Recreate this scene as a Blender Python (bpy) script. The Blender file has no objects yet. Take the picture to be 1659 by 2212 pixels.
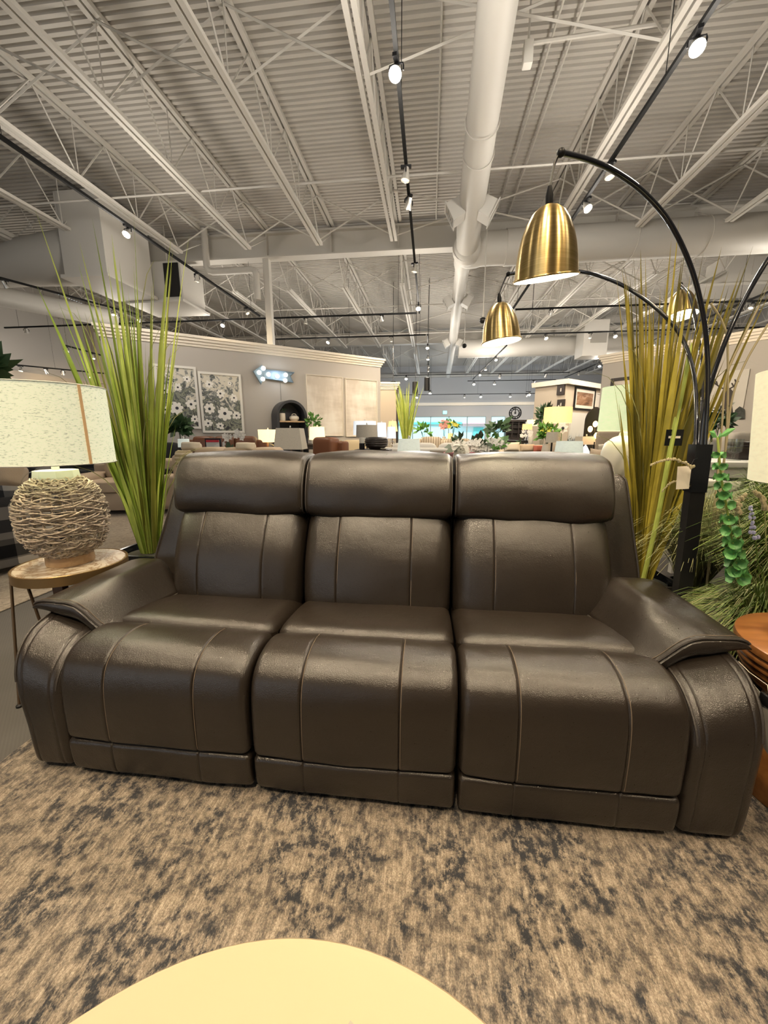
import bpy, bmesh, math, random
from math import sin, cos, tan, pi, radians, sqrt, atan2
from mathutils import Vector, Matrix
random.seed(7)
SC = bpy.context.scene
COL = SC.collection

# ------------------------------------------------------------------ camera
F_PX, CX, CY = 831.0, 829.5, 1106.0
PITCH, YAW, CAM_H = radians(11.5), radians(6.7), 1.12
cam_d = bpy.data.cameras.new('camera'); cam = bpy.data.objects.new('camera', cam_d); COL.objects.link(cam)
cam_d.sensor_fit = 'VERTICAL'; cam_d.sensor_height = 36.0; cam_d.lens = 36.0 * F_PX / 2212.0
cam_d.clip_start = 0.02; cam_d.clip_end = 200
cam.location = (0, 0, CAM_H); cam.rotation_euler = (radians(90) - PITCH, 0, YAW)
SC.camera = cam
# ------------------------------------------------------------------ world, exposure
W = bpy.data.worlds.new('world'); SC.world = W; W.use_nodes = True
WORLD_COL, WORLD_STR = (0.90, 0.96, 1.0, 1), 1.15
W.node_tree.nodes['Background'].inputs[0].default_value = WORLD_COL
W.node_tree.nodes['Background'].inputs[1].default_value = WORLD_STR
SC.view_settings.view_transform = 'Standard'
try: SC.view_settings.look = 'None'
except Exception: pass
SC.view_settings.gamma = 1.0; SC.view_settings.exposure = 0.36; SC.view_settings.use_curve_mapping = False
SC.cycles.use_denoising = True; SC.cycles.use_adaptive_sampling = True; SC.cycles.adaptive_threshold = 0.015
SC.cycles.max_bounces = 6; SC.cycles.diffuse_bounces = 4; SC.cycles.glossy_bounces = 3
SC.cycles.transparent_max_bounces = 12; SC.cycles.sample_clamp_indirect = 4.0
SC.cycles.caustics_reflective = False; SC.cycles.caustics_refractive = False
WARM = (1.0, 0.79, 0.52); SOFTWARM = (1.0, 0.915, 0.80)
LAMP_W = 110.0          # watts of one lit track spotlight
FILL_W = 72.0          # watts of the omni fill added under lit heads to brighten ceiling and walls

def spot(loc, target, energy=LAMP_W, angle=95, col=WARM, rad=0.05, blend=0.9):
    d = bpy.data.lights.new('spot_lamp', 'SPOT'); d.energy = energy; d.color = col; d.spot_size = radians(angle)
    d.spot_blend = blend; d.shadow_soft_size = rad
    o = bpy.data.objects.new('spot_lamp', d); COL.objects.link(o); o.location = loc
    o.rotation_euler = (Vector(target) - Vector(loc)).to_track_quat('-Z', 'Y').to_euler(); return o
def point(loc, energy, col=WARM, rad=0.12):
    d = bpy.data.lights.new('bulb_or_fill_light', 'POINT'); d.energy = energy; d.color = col; d.shadow_soft_size = rad
    o = bpy.data.objects.new('bulb_or_fill_light', d); COL.objects.link(o); o.location = loc; return o

# extra spots added to brighten the right-hand partition
spot((1.93, 5.3, 3.9), (5.4, 8.9, 1.9), LAMP_W * 3.0, 75); spot((1.93, 3.6, 3.9), (7.0, 7.0, 1.8), LAMP_W * 3.0, 75)
# daylight outside the shop
sd = bpy.data.lights.new('sun', 'SUN'); sd.energy = 4.2; sd.angle = 0.02; sun = bpy.data.objects.new('sun', sd); COL.objects.link(sun); sun.location = (0, 0, 30)
sun.rotation_euler = Vector((-0.8, 0.45, -0.5)).to_track_quat('-Z', 'Y').to_euler()
# track spotlights over and behind the camera (the rows run on past the frame)
for x, y in ((-0.35, 0.6), (-0.35, -1.2), (1.9, 1.2), (1.9, -0.8), (-2.4, 1.4), (-2.4, -0.8)):
    spot((x, y, 4.0), (x * 0.6, 1.35, 0.6), LAMP_W * 1.9, 64)
    if y > 0: point((x * 1.6, y - 0.5, 3.75), FILL_W * 0.32, SOFTWARM, 0.22)  # unseen omni fill added to lift the ceiling near the camera

# ------------------------------------------------------------------ pixels to points
_R = Vector((cos(YAW), sin(YAW), 0)); _F = Vector((-sin(YAW) * cos(PITCH), cos(YAW) * cos(PITCH), -sin(PITCH))); _U = _R.cross(_F)
CAMP = Vector((0, 0, CAM_H))
def ray(px, py): return _R * ((px - CX) / F_PX) + _U * ((CY - py) / F_PX) + _F
def atY(px, py, Y): d = ray(px, py); return CAMP + d * (Y / d.y)
def atZ(px, py, Z): d = ray(px, py); return CAMP + d * ((Z - CAM_H) / d.z)
def atT(px, py, t): return CAMP + ray(px, py) * t
def atP(px, py, p0, n):
    d = ray(px, py); return CAMP + d * ((Vector(p0) - CAMP).dot(n) / d.dot(n))

# ------------------------------------------------------------------ materials
def mat(name, col, rough=0.6, metal=0.0, bump=0.0, bscale=200.0, var=0.0, vscale=8.0, spec=0.5, emit=None, estr=0.0, coat=0.0, sheen=0.0, rnd=0.0, trans=0.0):
    m = bpy.data.materials.new(name); m.use_nodes = True; nt = m.node_tree; b = nt.nodes['Principled BSDF']
    c4 = (*col, 1)
    b.inputs['Base Color'].default_value = c4; b.inputs['Roughness'].default_value = rough; b.inputs['Metallic'].default_value = metal
    b.inputs['Specular IOR Level'].default_value = spec
    if coat: b.inputs['Coat Weight'].default_value = coat
    if sheen: b.inputs['Sheen Weight'].default_value = sheen
    if trans: b.inputs['Transmission Weight'].default_value = trans
    if emit: b.inputs['Emission Color'].default_value = (*emit, 1); b.inputs['Emission Strength'].default_value = estr
    tc = nt.nodes.new('ShaderNodeTexCoord')
    src = None
    if var:
        n = nt.nodes.new('ShaderNodeTexNoise'); n.inputs['Scale'].default_value = vscale; n.inputs['Detail'].default_value = 5
        nt.links.new(tc.outputs['Object'], n.inputs['Vector'])
        mr = nt.nodes.new('ShaderNodeMapRange'); mr.inputs[1].default_value = 0.3; mr.inputs[2].default_value = 0.7
        mr.inputs[3].default_value = 1 - var; mr.inputs[4].default_value = 1 + var
        nt.links.new(n.outputs[0], mr.inputs[0]); src = mr.outputs[0]
    if rnd:
        oi = nt.nodes.new('ShaderNodeObjectInfo'); mr2 = nt.nodes.new('ShaderNodeMapRange')
        mr2.inputs[3].default_value = 1 - rnd; mr2.inputs[4].default_value = 1 + rnd; nt.links.new(oi.outputs['Random'], mr2.inputs[0])
        if src is None: src = mr2.outputs[0]
        else:
            mm = nt.nodes.new('ShaderNodeMath'); mm.operation = 'MULTIPLY'; nt.links.new(src, mm.inputs[0]); nt.links.new(mr2.outputs[0], mm.inputs[1]); src = mm.outputs[0]
    if src is not None:
        vm = nt.nodes.new('ShaderNodeVectorMath'); vm.operation = 'SCALE'; vm.inputs[0].default_value = col
        nt.links.new(src, vm.inputs['Scale']); nt.links.new(vm.outputs[0], b.inputs['Base Color'])
    if bump:
        n2 = nt.nodes.new('ShaderNodeTexNoise'); n2.inputs['Scale'].default_value = bscale; n2.inputs['Detail'].default_value = 3
        nt.links.new(tc.outputs['Object'], n2.inputs['Vector'])
        bp = nt.nodes.new('ShaderNodeBump'); bp.inputs['Strength'].default_value = bump; bp.inputs['Distance'].default_value = 0.01
        nt.links.new(n2.outputs[0], bp.inputs['Height']); nt.links.new(bp.outputs[0], b.inputs['Normal'])
    return m
def ramp(nt, stops, interp='LINEAR'):
    r = nt.nodes.new('ShaderNodeValToRGB'); cr = r.color_ramp; cr.interpolation = interp
    while len(cr.elements) < len(stops): cr.elements.new(0.5)
    for e, (p, c) in zip(cr.elements, stops): e.position = p; e.color = (*c, 1)
    return r
def noise(nt, vec, scale, detail=4, rough=0.55, dist=0.0):
    n = nt.nodes.new('ShaderNodeTexNoise'); n.inputs['Scale'].default_value = scale; n.inputs['Detail'].default_value = detail
    n.inputs['Roughness'].default_value = rough; n.inputs['Distortion'].default_value = dist; nt.links.new(vec, n.inputs['Vector']); return n
def mapping(nt, vec, scale=(1, 1, 1), loc=(0, 0, 0), rot=(0, 0, 0)):
    m = nt.nodes.new('ShaderNodeMapping'); m.inputs['Scale'].default_value = scale; m.inputs['Location'].default_value = loc
    m.inputs['Rotation'].default_value = rot; nt.links.new(vec, m.inputs['Vector']); return m.outputs[0]
def mixc(nt, fac, a, b, mode='MIX'):
    m = nt.nodes.new('ShaderNodeMix'); m.data_type = 'RGBA'; m.blend_type = mode
    for sock, v in ((m.inputs[0], fac), (m.inputs[6], a), (m.inputs[7], b)):
        if isinstance(v, (int, float)): sock.default_value = v
        elif isinstance(v, tuple): sock.default_value = (*v, 1) if len(v) == 3 else v
        else: nt.links.new(v, sock)
    return m.outputs[2]
def mth(nt, op, a, b=None):
    m = nt.nodes.new('ShaderNodeMath'); m.operation = op
    for i, v in enumerate((a, b)):
        if v is None: continue
        if isinstance(v, (int, float)): m.inputs[i].default_value = v
        else: nt.links.new(v, m.inputs[i])
    return m.outputs[0]
def base(name, rough=0.8):
    m = bpy.data.materials.new(name); m.use_nodes = True; nt = m.node_tree; b = nt.nodes['Principled BSDF']
    b.inputs['Roughness'].default_value = rough
    tc = nt.nodes.new('ShaderNodeTexCoord'); return m, nt, b, tc.outputs['Object']
def bumpto(nt, b, h, strength, dist=0.01):
    bp = nt.nodes.new('ShaderNodeBump'); bp.inputs['Strength'].default_value = strength; bp.inputs['Distance'].default_value = dist
    nt.links.new(h, bp.inputs['Height']); nt.links.new(bp.outputs[0], b.inputs['Normal'])

def leather_mat():
    m, nt, b, v = base('brown_grey_leather', 0.4)
    n = noise(nt, v, 6, 4); r = ramp(nt, [(0.3, (0.0180, 0.0132, 0.0098)), (0.7, (0.0240, 0.0180, 0.0135))]); nt.links.new(n.outputs[0], r.inputs[0])
    nt.links.new(r.outputs[0], b.inputs['Base Color'])
    vo = nt.nodes.new('ShaderNodeTexVoronoi'); vo.inputs['Scale'].default_value = 420; nt.links.new(v, vo.inputs['Vector'])
    n2 = noise(nt, v, 14, 3); n3 = noise(nt, v, 160, 2)
    h = mth(nt, 'ADD', mth(nt, 'MULTIPLY', vo.outputs[0], 0.10), mth(nt, 'ADD', mth(nt, 'MULTIPLY', n2.outputs[0], 0.55), mth(nt, 'MULTIPLY', n3.outputs[0], 0.06)))
    bumpto(nt, b, h, 0.42, 0.01)
    rr = nt.nodes.new('ShaderNodeMapRange'); rr.inputs[3].default_value = 0.25; rr.inputs[4].default_value = 0.34
    nt.links.new(n3.outputs[0], rr.inputs[0]); nt.links.new(rr.outputs[0], b.inputs['Roughness'])
    b.inputs['Specular IOR Level'].default_value = 0.66
    return m
def rug_mat(name, light, mid, dark, seed=0.0, amount=0.5):
    m, nt, b, v = base(name, 0.95)
    v = mapping(nt, v, (1, 1, 1), (seed, seed * 1.7, 0))
    def warp(scale, amt):
        w = noise(nt, v, scale, 3); sc = nt.nodes.new('ShaderNodeVectorMath'); sc.operation = 'SCALE'; sc.inputs['Scale'].default_value = amt
        nt.links.new(w.outputs[1], sc.inputs[0]); ad = nt.nodes.new('ShaderNodeVectorMath'); nt.links.new(v, ad.inputs[0]); nt.links.new(sc.outputs[0], ad.inputs[1]); return ad.outputs[0]
    def rp(val, a, z):
        r = nt.nodes.new('ShaderNodeMapRange'); r.inputs[1].default_value = a; r.inputs[2].default_value = z; nt.links.new(val, r.inputs[0]); return r.outputs[0]
    va, vb = warp(9, 0.10), warp(14, 0.06)
    def edges(vec, scale, w):
        vo = nt.nodes.new('ShaderNodeTexVoronoi'); vo.feature = 'DISTANCE_TO_EDGE'; vo.inputs['Scale'].default_value = scale; nt.links.new(vec, vo.inputs['Vector']); return rp(vo.outputs[0], w, w * 0.35)
    def rings(vec, scale, r0, w):
        vo = nt.nodes.new('ShaderNodeTexVoronoi'); vo.inputs['Scale'].default_value = scale; nt.links.new(vec, vo.inputs['Vector'])
        return rp(mth(nt, 'ABSOLUTE', mth(nt, 'SUBTRACT', vo.outputs[0], r0)), w, w * 0.4)
    # scroll outlines of a worn oriental pattern, broken by wear, over streaky pile
    lines = mth(nt, 'MAXIMUM', mth(nt, 'MAXIMUM', edges(va, 6.5, 0.15), rings(va, 6.0, 0.42, 0.11)), mth(nt, 'MULTIPLY', edges(vb, 15, 0.16), 0.75))
    fine = noise(nt, mapping(nt, v, (130, 85, 1)), 1.0, 4, 0.75); mid_n = noise(nt, mapping(nt, v, (42, 28, 1)), 1.0, 5, 0.72)
    streak = noise(nt, mapping(nt, v, (170, 15, 1)), 1.0, 4, 0.7); wear = noise(nt, mapping(nt, v, (4.5, 3.4, 1)), 1.0, 4, 0.6)
    big = noise(nt, mapping(nt, v, (1.6, 1.2, 1)), 1.0, 3)
    wearm = rp(wear.outputs[0], 0.36, 0.62)
    brk = rp(mth(nt, 'ADD', mth(nt, 'MULTIPLY', mid_n.outputs[0], 0.6), mth(nt, 'MULTIPLY', fine.outputs[0], 0.4)), 0.42, 0.56)
    ln = mth(nt, 'MULTIPLY', mth(nt, 'MULTIPLY', lines, brk), mth(nt, 'ADD', mth(nt, 'MULTIPLY', wearm, 0.75), 0.25))
    sm = mth(nt, 'ADD', mth(nt, 'MULTIPLY', streak.outputs[0], 0.55), mth(nt, 'MULTIPLY', fine.outputs[0], 0.45))
    c = mixc(nt, rp(sm, 0.41, 0.60), mid, light)
    brown = tuple(0.62 * a + 0.38 * d for a, d in zip(mid, dark))
    c = mixc(nt, mth(nt, 'MULTIPLY', rp(mid_n.outputs[0], 0.47, 0.66), 0.85 * amount + 0.30), c, brown)
    c = mixc(nt, mth(nt, 'MINIMUM', mth(nt, 'MULTIPLY', ln, amount * 1.75), 0.95), c, dark)
    g = noise(nt, mapping(nt, v, (420, 260, 1)), 1.0, 2)
    gr = nt.nodes.new('ShaderNodeMapRange'); gr.inputs[1].default_value = 0.3; gr.inputs[2].default_value = 0.7; gr.inputs[3].default_value = 0.62; gr.inputs[4].default_value = 1.38
    nt.links.new(g.outputs[0], gr.inputs[0])
    vm = nt.nodes.new('ShaderNodeVectorMath'); vm.operation = 'SCALE'; nt.links.new(c, vm.inputs[0]); nt.links.new(gr.outputs[0], vm.inputs['Scale'])
    nt.links.new(vm.outputs[0], b.inputs['Base Color']); b.inputs['Sheen Weight'].default_value = 0.1
    bumpto(nt, b, g.outputs[0], 0.5, 0.004)
    return m
def twill_mat():
    m, nt, b, v = base('grey_twill_carpet', 0.95)
    w = nt.nodes.new('ShaderNodeTexWave'); w.inputs['Scale'].default_value = 40; w.inputs['Distortion'].default_value = 1.0; w.bands_direction = 'DIAGONAL'
    nt.links.new(v, w.inputs['Vector']); n = noise(nt, v, 2, 4)
    r = ramp(nt, [(0.2, (0.080, 0.076, 0.072)), (0.8, (0.118, 0.111, 0.103))])
    nt.links.new(mth(nt, 'ADD', mth(nt, 'MULTIPLY', w.outputs[0], 0.16), mth(nt, 'MULTIPLY', n.outputs[0], 0.8)), r.inputs[0])
    nt.links.new(r.outputs[0], b.inputs['Base Color']); return m
def wood_mat(name, a, c, rough=0.4, scale=(2, 18, 18), rot=(0, 0, 0)):
    m, nt, b, v = base(name, rough)
    n = noise(nt, mapping(nt, v, scale, (0, 0, 0), rot), 2.2, 5, 0.6, 0.6); r = ramp(nt, [(0.3, a), (0.7, c)]); nt.links.new(n.outputs[0], r.inputs[0])
    nt.links.new(r.outputs[0], b.inputs['Base Color']); bumpto(nt, b, n.outputs[0], 0.08, 0.004); return m
def brass_mat():
    m, nt, b, v = base('brushed_brass', 0.30); b.inputs['Metallic'].default_value = 1
    n = noise(nt, mapping(nt, v, (6, 6, 320)), 1.0, 3)
    r = ramp(nt, [(0.3, (0.60, 0.43, 0.17)), (0.7, (0.78, 0.59, 0.27))]); nt.links.new(n.outputs[0], r.inputs[0]); nt.links.new(r.outputs[0], b.inputs['Base Color'])
    t = nt.nodes.new('ShaderNodeTangent'); t.direction_type = 'RADIAL'; t.axis = 'Z'; nt.links.new(t.outputs[0], b.inputs['Tangent'])
    b.inputs['Anisotropic'].default_value = 0.9; b.inputs['Anisotropic Rotation'].default_value = 0.25
    return m
def linen_shade(name, col, strength, fleck=0.12, scale=90):
    m, nt, b, v = base(name, 0.9)
    n = noise(nt, mapping(nt, v, (0.45, 0.45, 1.6)), scale, 4, 0.7); r = ramp(nt, [(0.32, tuple(x * (1 - 3.2 * fleck) for x in col)), (0.46, col), (0.75, tuple(min(1, x * 1.06) for x in col))])
    nt.links.new(n.outputs[0], r.inputs[0]); nt.links.new(r.outputs[0], b.inputs['Base Color'])
    nt.links.new(r.outputs[0], b.inputs['Emission Color']); b.inputs['Emission Strength'].default_value = strength; return m
def plaid_mat():
    m, nt, b, v = base('black_white_plaid', 0.95)
    def band(rot):
        w = nt.nodes.new('ShaderNodeTexWave'); w.wave_profile = 'SIN'; w.inputs['Scale'].default_value = 1.55
        w.bands_direction = rot; nt.links.new(v, w.inputs['Vector']); return mth(nt, 'GREATER_THAN', w.outputs[0], 0.5)
    s = mth(nt, 'ADD', band('X'), band('Z')); r = ramp(nt, [(0.0, (0.02, 0.02, 0.022)), (0.4, (0.16, 0.15, 0.14)), (0.9, (0.58, 0.53, 0.46))], 'CONSTANT')
    nt.links.new(mth(nt, 'MULTIPLY', s, 0.5), r.inputs[0]); nt.links.new(r.outputs[0], b.inputs['Base Color']); return m
def anemone_mat(seed):
    m, nt, b, v = base('anemone_painting', 0.5)
    v2 = mapping(nt, v, (1, 1, 1), (seed, 0, seed * 2))
    bg = noise(nt, v2, 6, 5, 0.65, 1.2); sx = nt.nodes.new('ShaderNodeSeparateXYZ'); nt.links.new(v, sx.inputs[0])
    dn = mth(nt, 'ADD', bg.outputs[0], mth(nt, 'ADD', mth(nt, 'MULTIPLY', sx.outputs[2], -0.24), 0.24))
    r = ramp(nt, [(0.50, (0.72, 0.68, 0.58)), (0.54, (0.35, 0.36, 0.34)), (0.60, (0.05, 0.06, 0.07)), (0.70, (0.30, 0.32, 0.25)), (0.78, (0.03, 0.03, 0.04))]); nt.links.new(dn, r.inputs[0])
    nt.links.new(r.outputs[0], b.inputs['Base Color']); return m
def patch_mat(seed):
    m, nt, b, v = base('beige_patchwork_painting', 0.7)
    v2 = mapping(nt, v, (1, 1, 1), (seed, 0, seed))
    n1 = noise(nt, mapping(nt, v2, (4, 4, 1.0)), 1, 4); n2 = noise(nt, mapping(nt, v2, (1.0, 1.0, 4)), 1, 4)
    s = mth(nt, 'ADD', mth(nt, 'MULTIPLY', n1.outputs[0], 0.5), mth(nt, 'MULTIPLY', n2.outputs[0], 0.5))
    r = ramp(nt, [(0.40, (0.56, 0.50, 0.43)), (0.5, (0.68, 0.62, 0.55)), (0.60, (0.78, 0.74, 0.68))]); nt.links.new(s, r.inputs[0])
    nt.links.new(r.outputs[0], b.inputs['Base Color']); return m
def forest_mat():
    m, nt, b, v = base('misty_forest_painting', 0.7)
    n = noise(nt, mapping(nt, v, (30, 1, 2)), 1, 3); sx = nt.nodes.new('ShaderNodeSeparateXYZ'); nt.links.new(v, sx.inputs[0])
    s = mth(nt, 'ADD', mth(nt, 'MULTIPLY', n.outputs[0], 0.9), mth(nt, 'MULTIPLY', mth(nt, 'ABSOLUTE', mth(nt, 'SUBTRACT', sx.outputs[2], 0.02)), -1.6))
    r = ramp(nt, [(0.10, (0.62, 0.62, 0.60)), (0.30, (0.50, 0.52, 0.52)), (0.40, (0.08, 0.09, 0.10))]); nt.links.new(s, r.inputs[0])
    nt.links.new(r.outputs[0], b.inputs['Base Color']); return m
def dune_mat():
    m, nt, b, v = base('brown_landscape_print', 0.5)
    n = noise(nt, mapping(nt, v, (2, 1, 5), (0, 0, 0), (0, 0.5, 0)), 1.5, 5, 0.6, 1.0)
    r = ramp(nt, [(0.3, (0.07, 0.035, 0.02)), (0.5, (0.26, 0.14, 0.08)), (0.7, (0.42, 0.30, 0.22))]); nt.links.new(n.outputs[0], r.inputs[0]); nt.links.new(r.outputs[0], b.inputs['Base Color']); return m
def floral_fabric():
    m, nt, b, v = base('floral_fabric', 0.9)
    vo = nt.nodes.new('ShaderNodeTexVoronoi'); vo.inputs['Scale'].default_value = 9; nt.links.new(v, vo.inputs['Vector'])
    r = ramp(nt, [(0.0, (0.75, 0.72, 0.62)), (0.35, (0.62, 0.45, 0.42)), (0.5, (0.22, 0.06, 0.08)), (0.9, (0.05, 0.05, 0.04))]); nt.links.new(vo.outputs[0], r.inputs[0])
    nt.links.new(r.outputs[0], b.inputs['Base Color']); return m
def stripe_mat(a, c, scale=6, direction='X'):
    m, nt, b, v = base('striped_fabric', 0.9); w = nt.nodes.new('ShaderNodeTexWave'); w.inputs['Scale'].default_value = scale; w.bands_direction = direction
    nt.links.new(v, w.inputs['Vector']); r = ramp(nt, [(0.3, a), (0.5, c)]); nt.links.new(w.outputs[0], r.inputs[0]); nt.links.new(r.outputs[0], b.inputs['Base Color']); return m
def marble_mat():
    m, nt, b, v = base('cream_marble', 0.25)
    n = noise(nt, v, 5, 6, 0.65, 2.5); r = ramp(nt, [(0.40, (0.62, 0.53, 0.40)), (0.49, (0.30, 0.20, 0.12)), (0.53, (0.62, 0.54, 0.42)), (0.8, (0.70, 0.62, 0.50))]); nt.links.new(n.outputs[0], r.inputs[0])
    nt.links.new(r.outputs[0], b.inputs['Base Color']); return m
def glass_mat(name, col, rough=0.02, mixf=0.12):
    m = bpy.data.materials.new(name); m.use_nodes = True; nt = m.node_tree; nt.nodes.remove(nt.nodes['Principled BSDF'])
    t = nt.nodes.new('ShaderNodeBsdfTransparent'); t.inputs[0].default_value = (*col, 1); g = nt.nodes.new('ShaderNodeBsdfGlossy'); g.inputs['Roughness'].default_value = rough
    mx = nt.nodes.new('ShaderNodeMixShader'); mx.inputs[0].default_value = mixf; nt.links.new(t.outputs[0], mx.inputs[1]); nt.links.new(g.outputs[0], mx.inputs[2])
    nt.links.new(mx.outputs[0], nt.nodes['Material Output'].inputs[0]); return m

M = {}
def defmats():
    M['leather'] = leather_mat()
    M['stitch'] = mat('tan_thread', (0.16, 0.12, 0.085), 0.8)
    M['piping'] = mat('leather_piping', (0.045, 0.038, 0.033), 0.4, bump=0.2, bscale=300)
    M['black_base'] = mat('black_dust_cover', (0.01, 0.01, 0.01), 0.9)
    M['rug'] = rug_mat('distressed_beige_rug', (0.43, 0.36, 0.28), (0.185, 0.148, 0.112), (0.014, 0.018, 0.026), 0.0, 0.82)
    M['rug2'] = rug_mat('pale_beige_rug', (0.46, 0.39, 0.31), (0.33, 0.27, 0.20), (0.14, 0.12, 0.10), 5.3, 0.4)
    M['carpet'] = twill_mat()
    M['ceiling'] = mat('ceiling_paint', (0.52, 0.495, 0.455), 0.75, var=0.04, vscale=1.2)
    M['steel'] = mat('joist_paint', (0.58, 0.555, 0.51), 0.6)
    M['duct'] = mat('duct_paint', (0.58, 0.56, 0.52), 0.55, bump=0.05, bscale=3)
    M['wall'] = mat('greige_wall_paint', (0.47, 0.44, 0.405), 0.8, bump=0.03, bscale=90)
    M['wall_far'] = mat('grey_wall_paint', (0.46, 0.46, 0.465), 0.8)
    M['wall_beige'] = mat('beige_wall_paint', (0.50, 0.43, 0.35), 0.8)
    M['crown'] = mat('cream_crown_paint', (0.80, 0.73, 0.62), 0.5)
    M['black'] = mat('black_metal', (0.009, 0.009, 0.010), 0.45, spec=0.3)
    M['rail'] = mat('matte_black_rail', (0.012, 0.012, 0.012), 0.8, spec=0.15)
    M['black_gloss'] = mat('black_gloss', (0.010, 0.011, 0.013), 0.12)
    M['gloss_arm'] = mat('black_enamel', (0.012, 0.013, 0.018), 0.16, coat=0.4)
    M['white'] = mat('white_paint', (0.80, 0.78, 0.73), 0.5)
    M['silver'] = mat('satin_silver', (0.70, 0.68, 0.64), 0.3, 0.8)
    M['lit'] = mat('lit_lamp_face', (1, 0.9, 0.7), 0.4, emit=(1.0, 0.84, 0.52), estr=22)
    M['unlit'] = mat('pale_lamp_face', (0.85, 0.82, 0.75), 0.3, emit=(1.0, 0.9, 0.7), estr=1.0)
    M['brass'] = brass_mat()
    M['white_inside'] = mat('white_shade_lining', (0.9, 0.88, 0.8), 0.6, emit=(1.0, 0.90, 0.68), estr=1.6)
    M['cream'] = mat('cream_lacquer', (0.56, 0.44, 0.28), 0.42, var=0.025, vscale=2)
    M['paper'] = mat('white_paper', (0.74, 0.66, 0.55), 0.8)
    M['paper_grey'] = mat('grey_paper', (0.40, 0.37, 0.32), 0.8)
    M['ink'] = mat('dark_ink', (0.03, 0.03, 0.03), 0.7)
    M['red_ink'] = mat('red_ink', (0.55, 0.03, 0.05), 0.6)
    M['marble'] = marble_mat()
    M['bronze'] = mat('bronze_rim', (0.34, 0.22, 0.10), 0.35, 0.75)
    M['bronze_leg'] = mat('bronze_leg', (0.14, 0.09, 0.05), 0.4, 0.7)
    M['rope'] = mat('natural_rope', (0.56, 0.47, 0.375), 0.9, var=0.3, vscale=40, bump=0.5, bscale=300)
    M['rope_wood'] = wood_mat('pale_lamp_wood', (0.42, 0.27, 0.14), (0.58, 0.40, 0.23), 0.5)
    M['white_metal'] = mat('white_lamp_metal', (0.72, 0.74, 0.68), 0.4)
    M['linen'] = linen_shade('lit_linen_shade', (0.72, 0.75, 0.56), 0.36, 0.16, 150)
    M['linen_seam'] = mat('tan_shade_seam', (0.45, 0.28, 0.13), 0.8, emit=(0.5, 0.3, 0.13), estr=0.25)
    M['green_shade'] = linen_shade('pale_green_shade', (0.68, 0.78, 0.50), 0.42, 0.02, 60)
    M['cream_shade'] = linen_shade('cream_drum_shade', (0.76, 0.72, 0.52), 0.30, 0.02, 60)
    M['amber_shade'] = linen_shade('lit_amber_shade', (0.92, 0.62, 0.24), 0.85, 0.04, 60)
    M['yellow_shade'] = linen_shade('lit_yellow_shade', (0.98, 0.82, 0.46), 0.95, 0.03, 60)
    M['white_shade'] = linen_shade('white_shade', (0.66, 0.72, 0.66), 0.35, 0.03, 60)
    M['grey_shade'] = linen_shade('grey_linen_shade', (0.40, 0.38, 0.34), 0.0, 0.08, 120)
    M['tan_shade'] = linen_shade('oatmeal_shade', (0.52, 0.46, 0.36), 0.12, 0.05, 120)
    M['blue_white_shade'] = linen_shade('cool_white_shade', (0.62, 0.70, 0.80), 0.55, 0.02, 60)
    M['drum_wood'] = wood_mat('orange_brown_wood', (0.17, 0.062, 0.018), (0.34, 0.145, 0.042), 0.3, (1.5, 9, 9))
    for k, c in (('blade1', (0.26, 0.36, 0.05)), ('blade2', (0.44, 0.52, 0.11)), ('blade3', (0.20, 0.21, 0.035)),
                 ('ywblade1', (0.34, 0.275, 0.035)), ('ywblade2', (0.50, 0.41, 0.06)), ('ywblade3', (0.15, 0.13, 0.022)), ('thin', (0.30, 0.30, 0.13)),
                 ('fescue', (0.11, 0.19, 0.03)), ('fescue2', (0.22, 0.30, 0.06)), ('fescue3', (0.32, 0.32, 0.14)), ('bells', (0.12, 0.34, 0.10)), ('leaf', (0.10, 0.26, 0.04)), ('leaf_dark', (0.035, 0.08, 0.03))):
        M[k] = mat(k + '_green', c, 0.45, rnd=0.28, var=0.12, vscale=14)
    M['plume'] = mat('dry_plume', (0.42, 0.36, 0.22), 0.9)
    M['twig'] = mat('brown_twig', (0.12, 0.08, 0.05), 0.8)
    M['lavender'] = mat('lavender_floret', (0.35, 0.36, 0.55), 0.8)
    M['soil'] = mat('dark_moss', (0.03, 0.03, 0.02), 0.95)
    M['beige_fab'] = mat('beige_fabric', (0.47, 0.37, 0.27), 0.9, bump=0.2, bscale=200)
    M['cream_fab'] = mat('cream_fabric', (0.62, 0.55, 0.44), 0.9, bump=0.2, bscale=200)
    M['white_fab'] = mat('white_fabric', (0.68, 0.66, 0.62), 0.9)
    M['grey_fab'] = mat('grey_fabric', (0.30, 0.285, 0.26), 0.9)
    M['taupe_fab'] = mat('taupe_fabric', (0.20, 0.165, 0.13), 0.9)
    M['dark_fab'] = mat('charcoal_fabric', (0.03, 0.03, 0.032), 0.9)
    M['tan_leather'] = mat('cognac_leather', (0.17, 0.068, 0.033), 0.4)
    M['cream_leather'] = mat('cream_leather', (0.60, 0.50, 0.33), 0.45)
    M['coral'] = mat('coral_fabric', (0.55, 0.17, 0.12), 0.9)
    M['olive'] = mat('olive_fabric', (0.25, 0.20, 0.05), 0.8)
    M['plaid'] = plaid_mat(); M['floral'] = floral_fabric()
    M['stripe'] = stripe_mat((0.30, 0.24, 0.18), (0.55, 0.48, 0.38), 7)
    M['stripe_pillow'] = stripe_mat((0.55, 0.47, 0.35), (0.33, 0.27, 0.16), 9, 'Z')
    M['anemone'] = anemone_mat(1.3); M['anemone2'] = anemone_mat(4.1); M['patch'] = patch_mat(0.4); M['patch2'] = patch_mat(2.9)
    M['forest'] = forest_mat(); M['dune'] = dune_mat()
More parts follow.
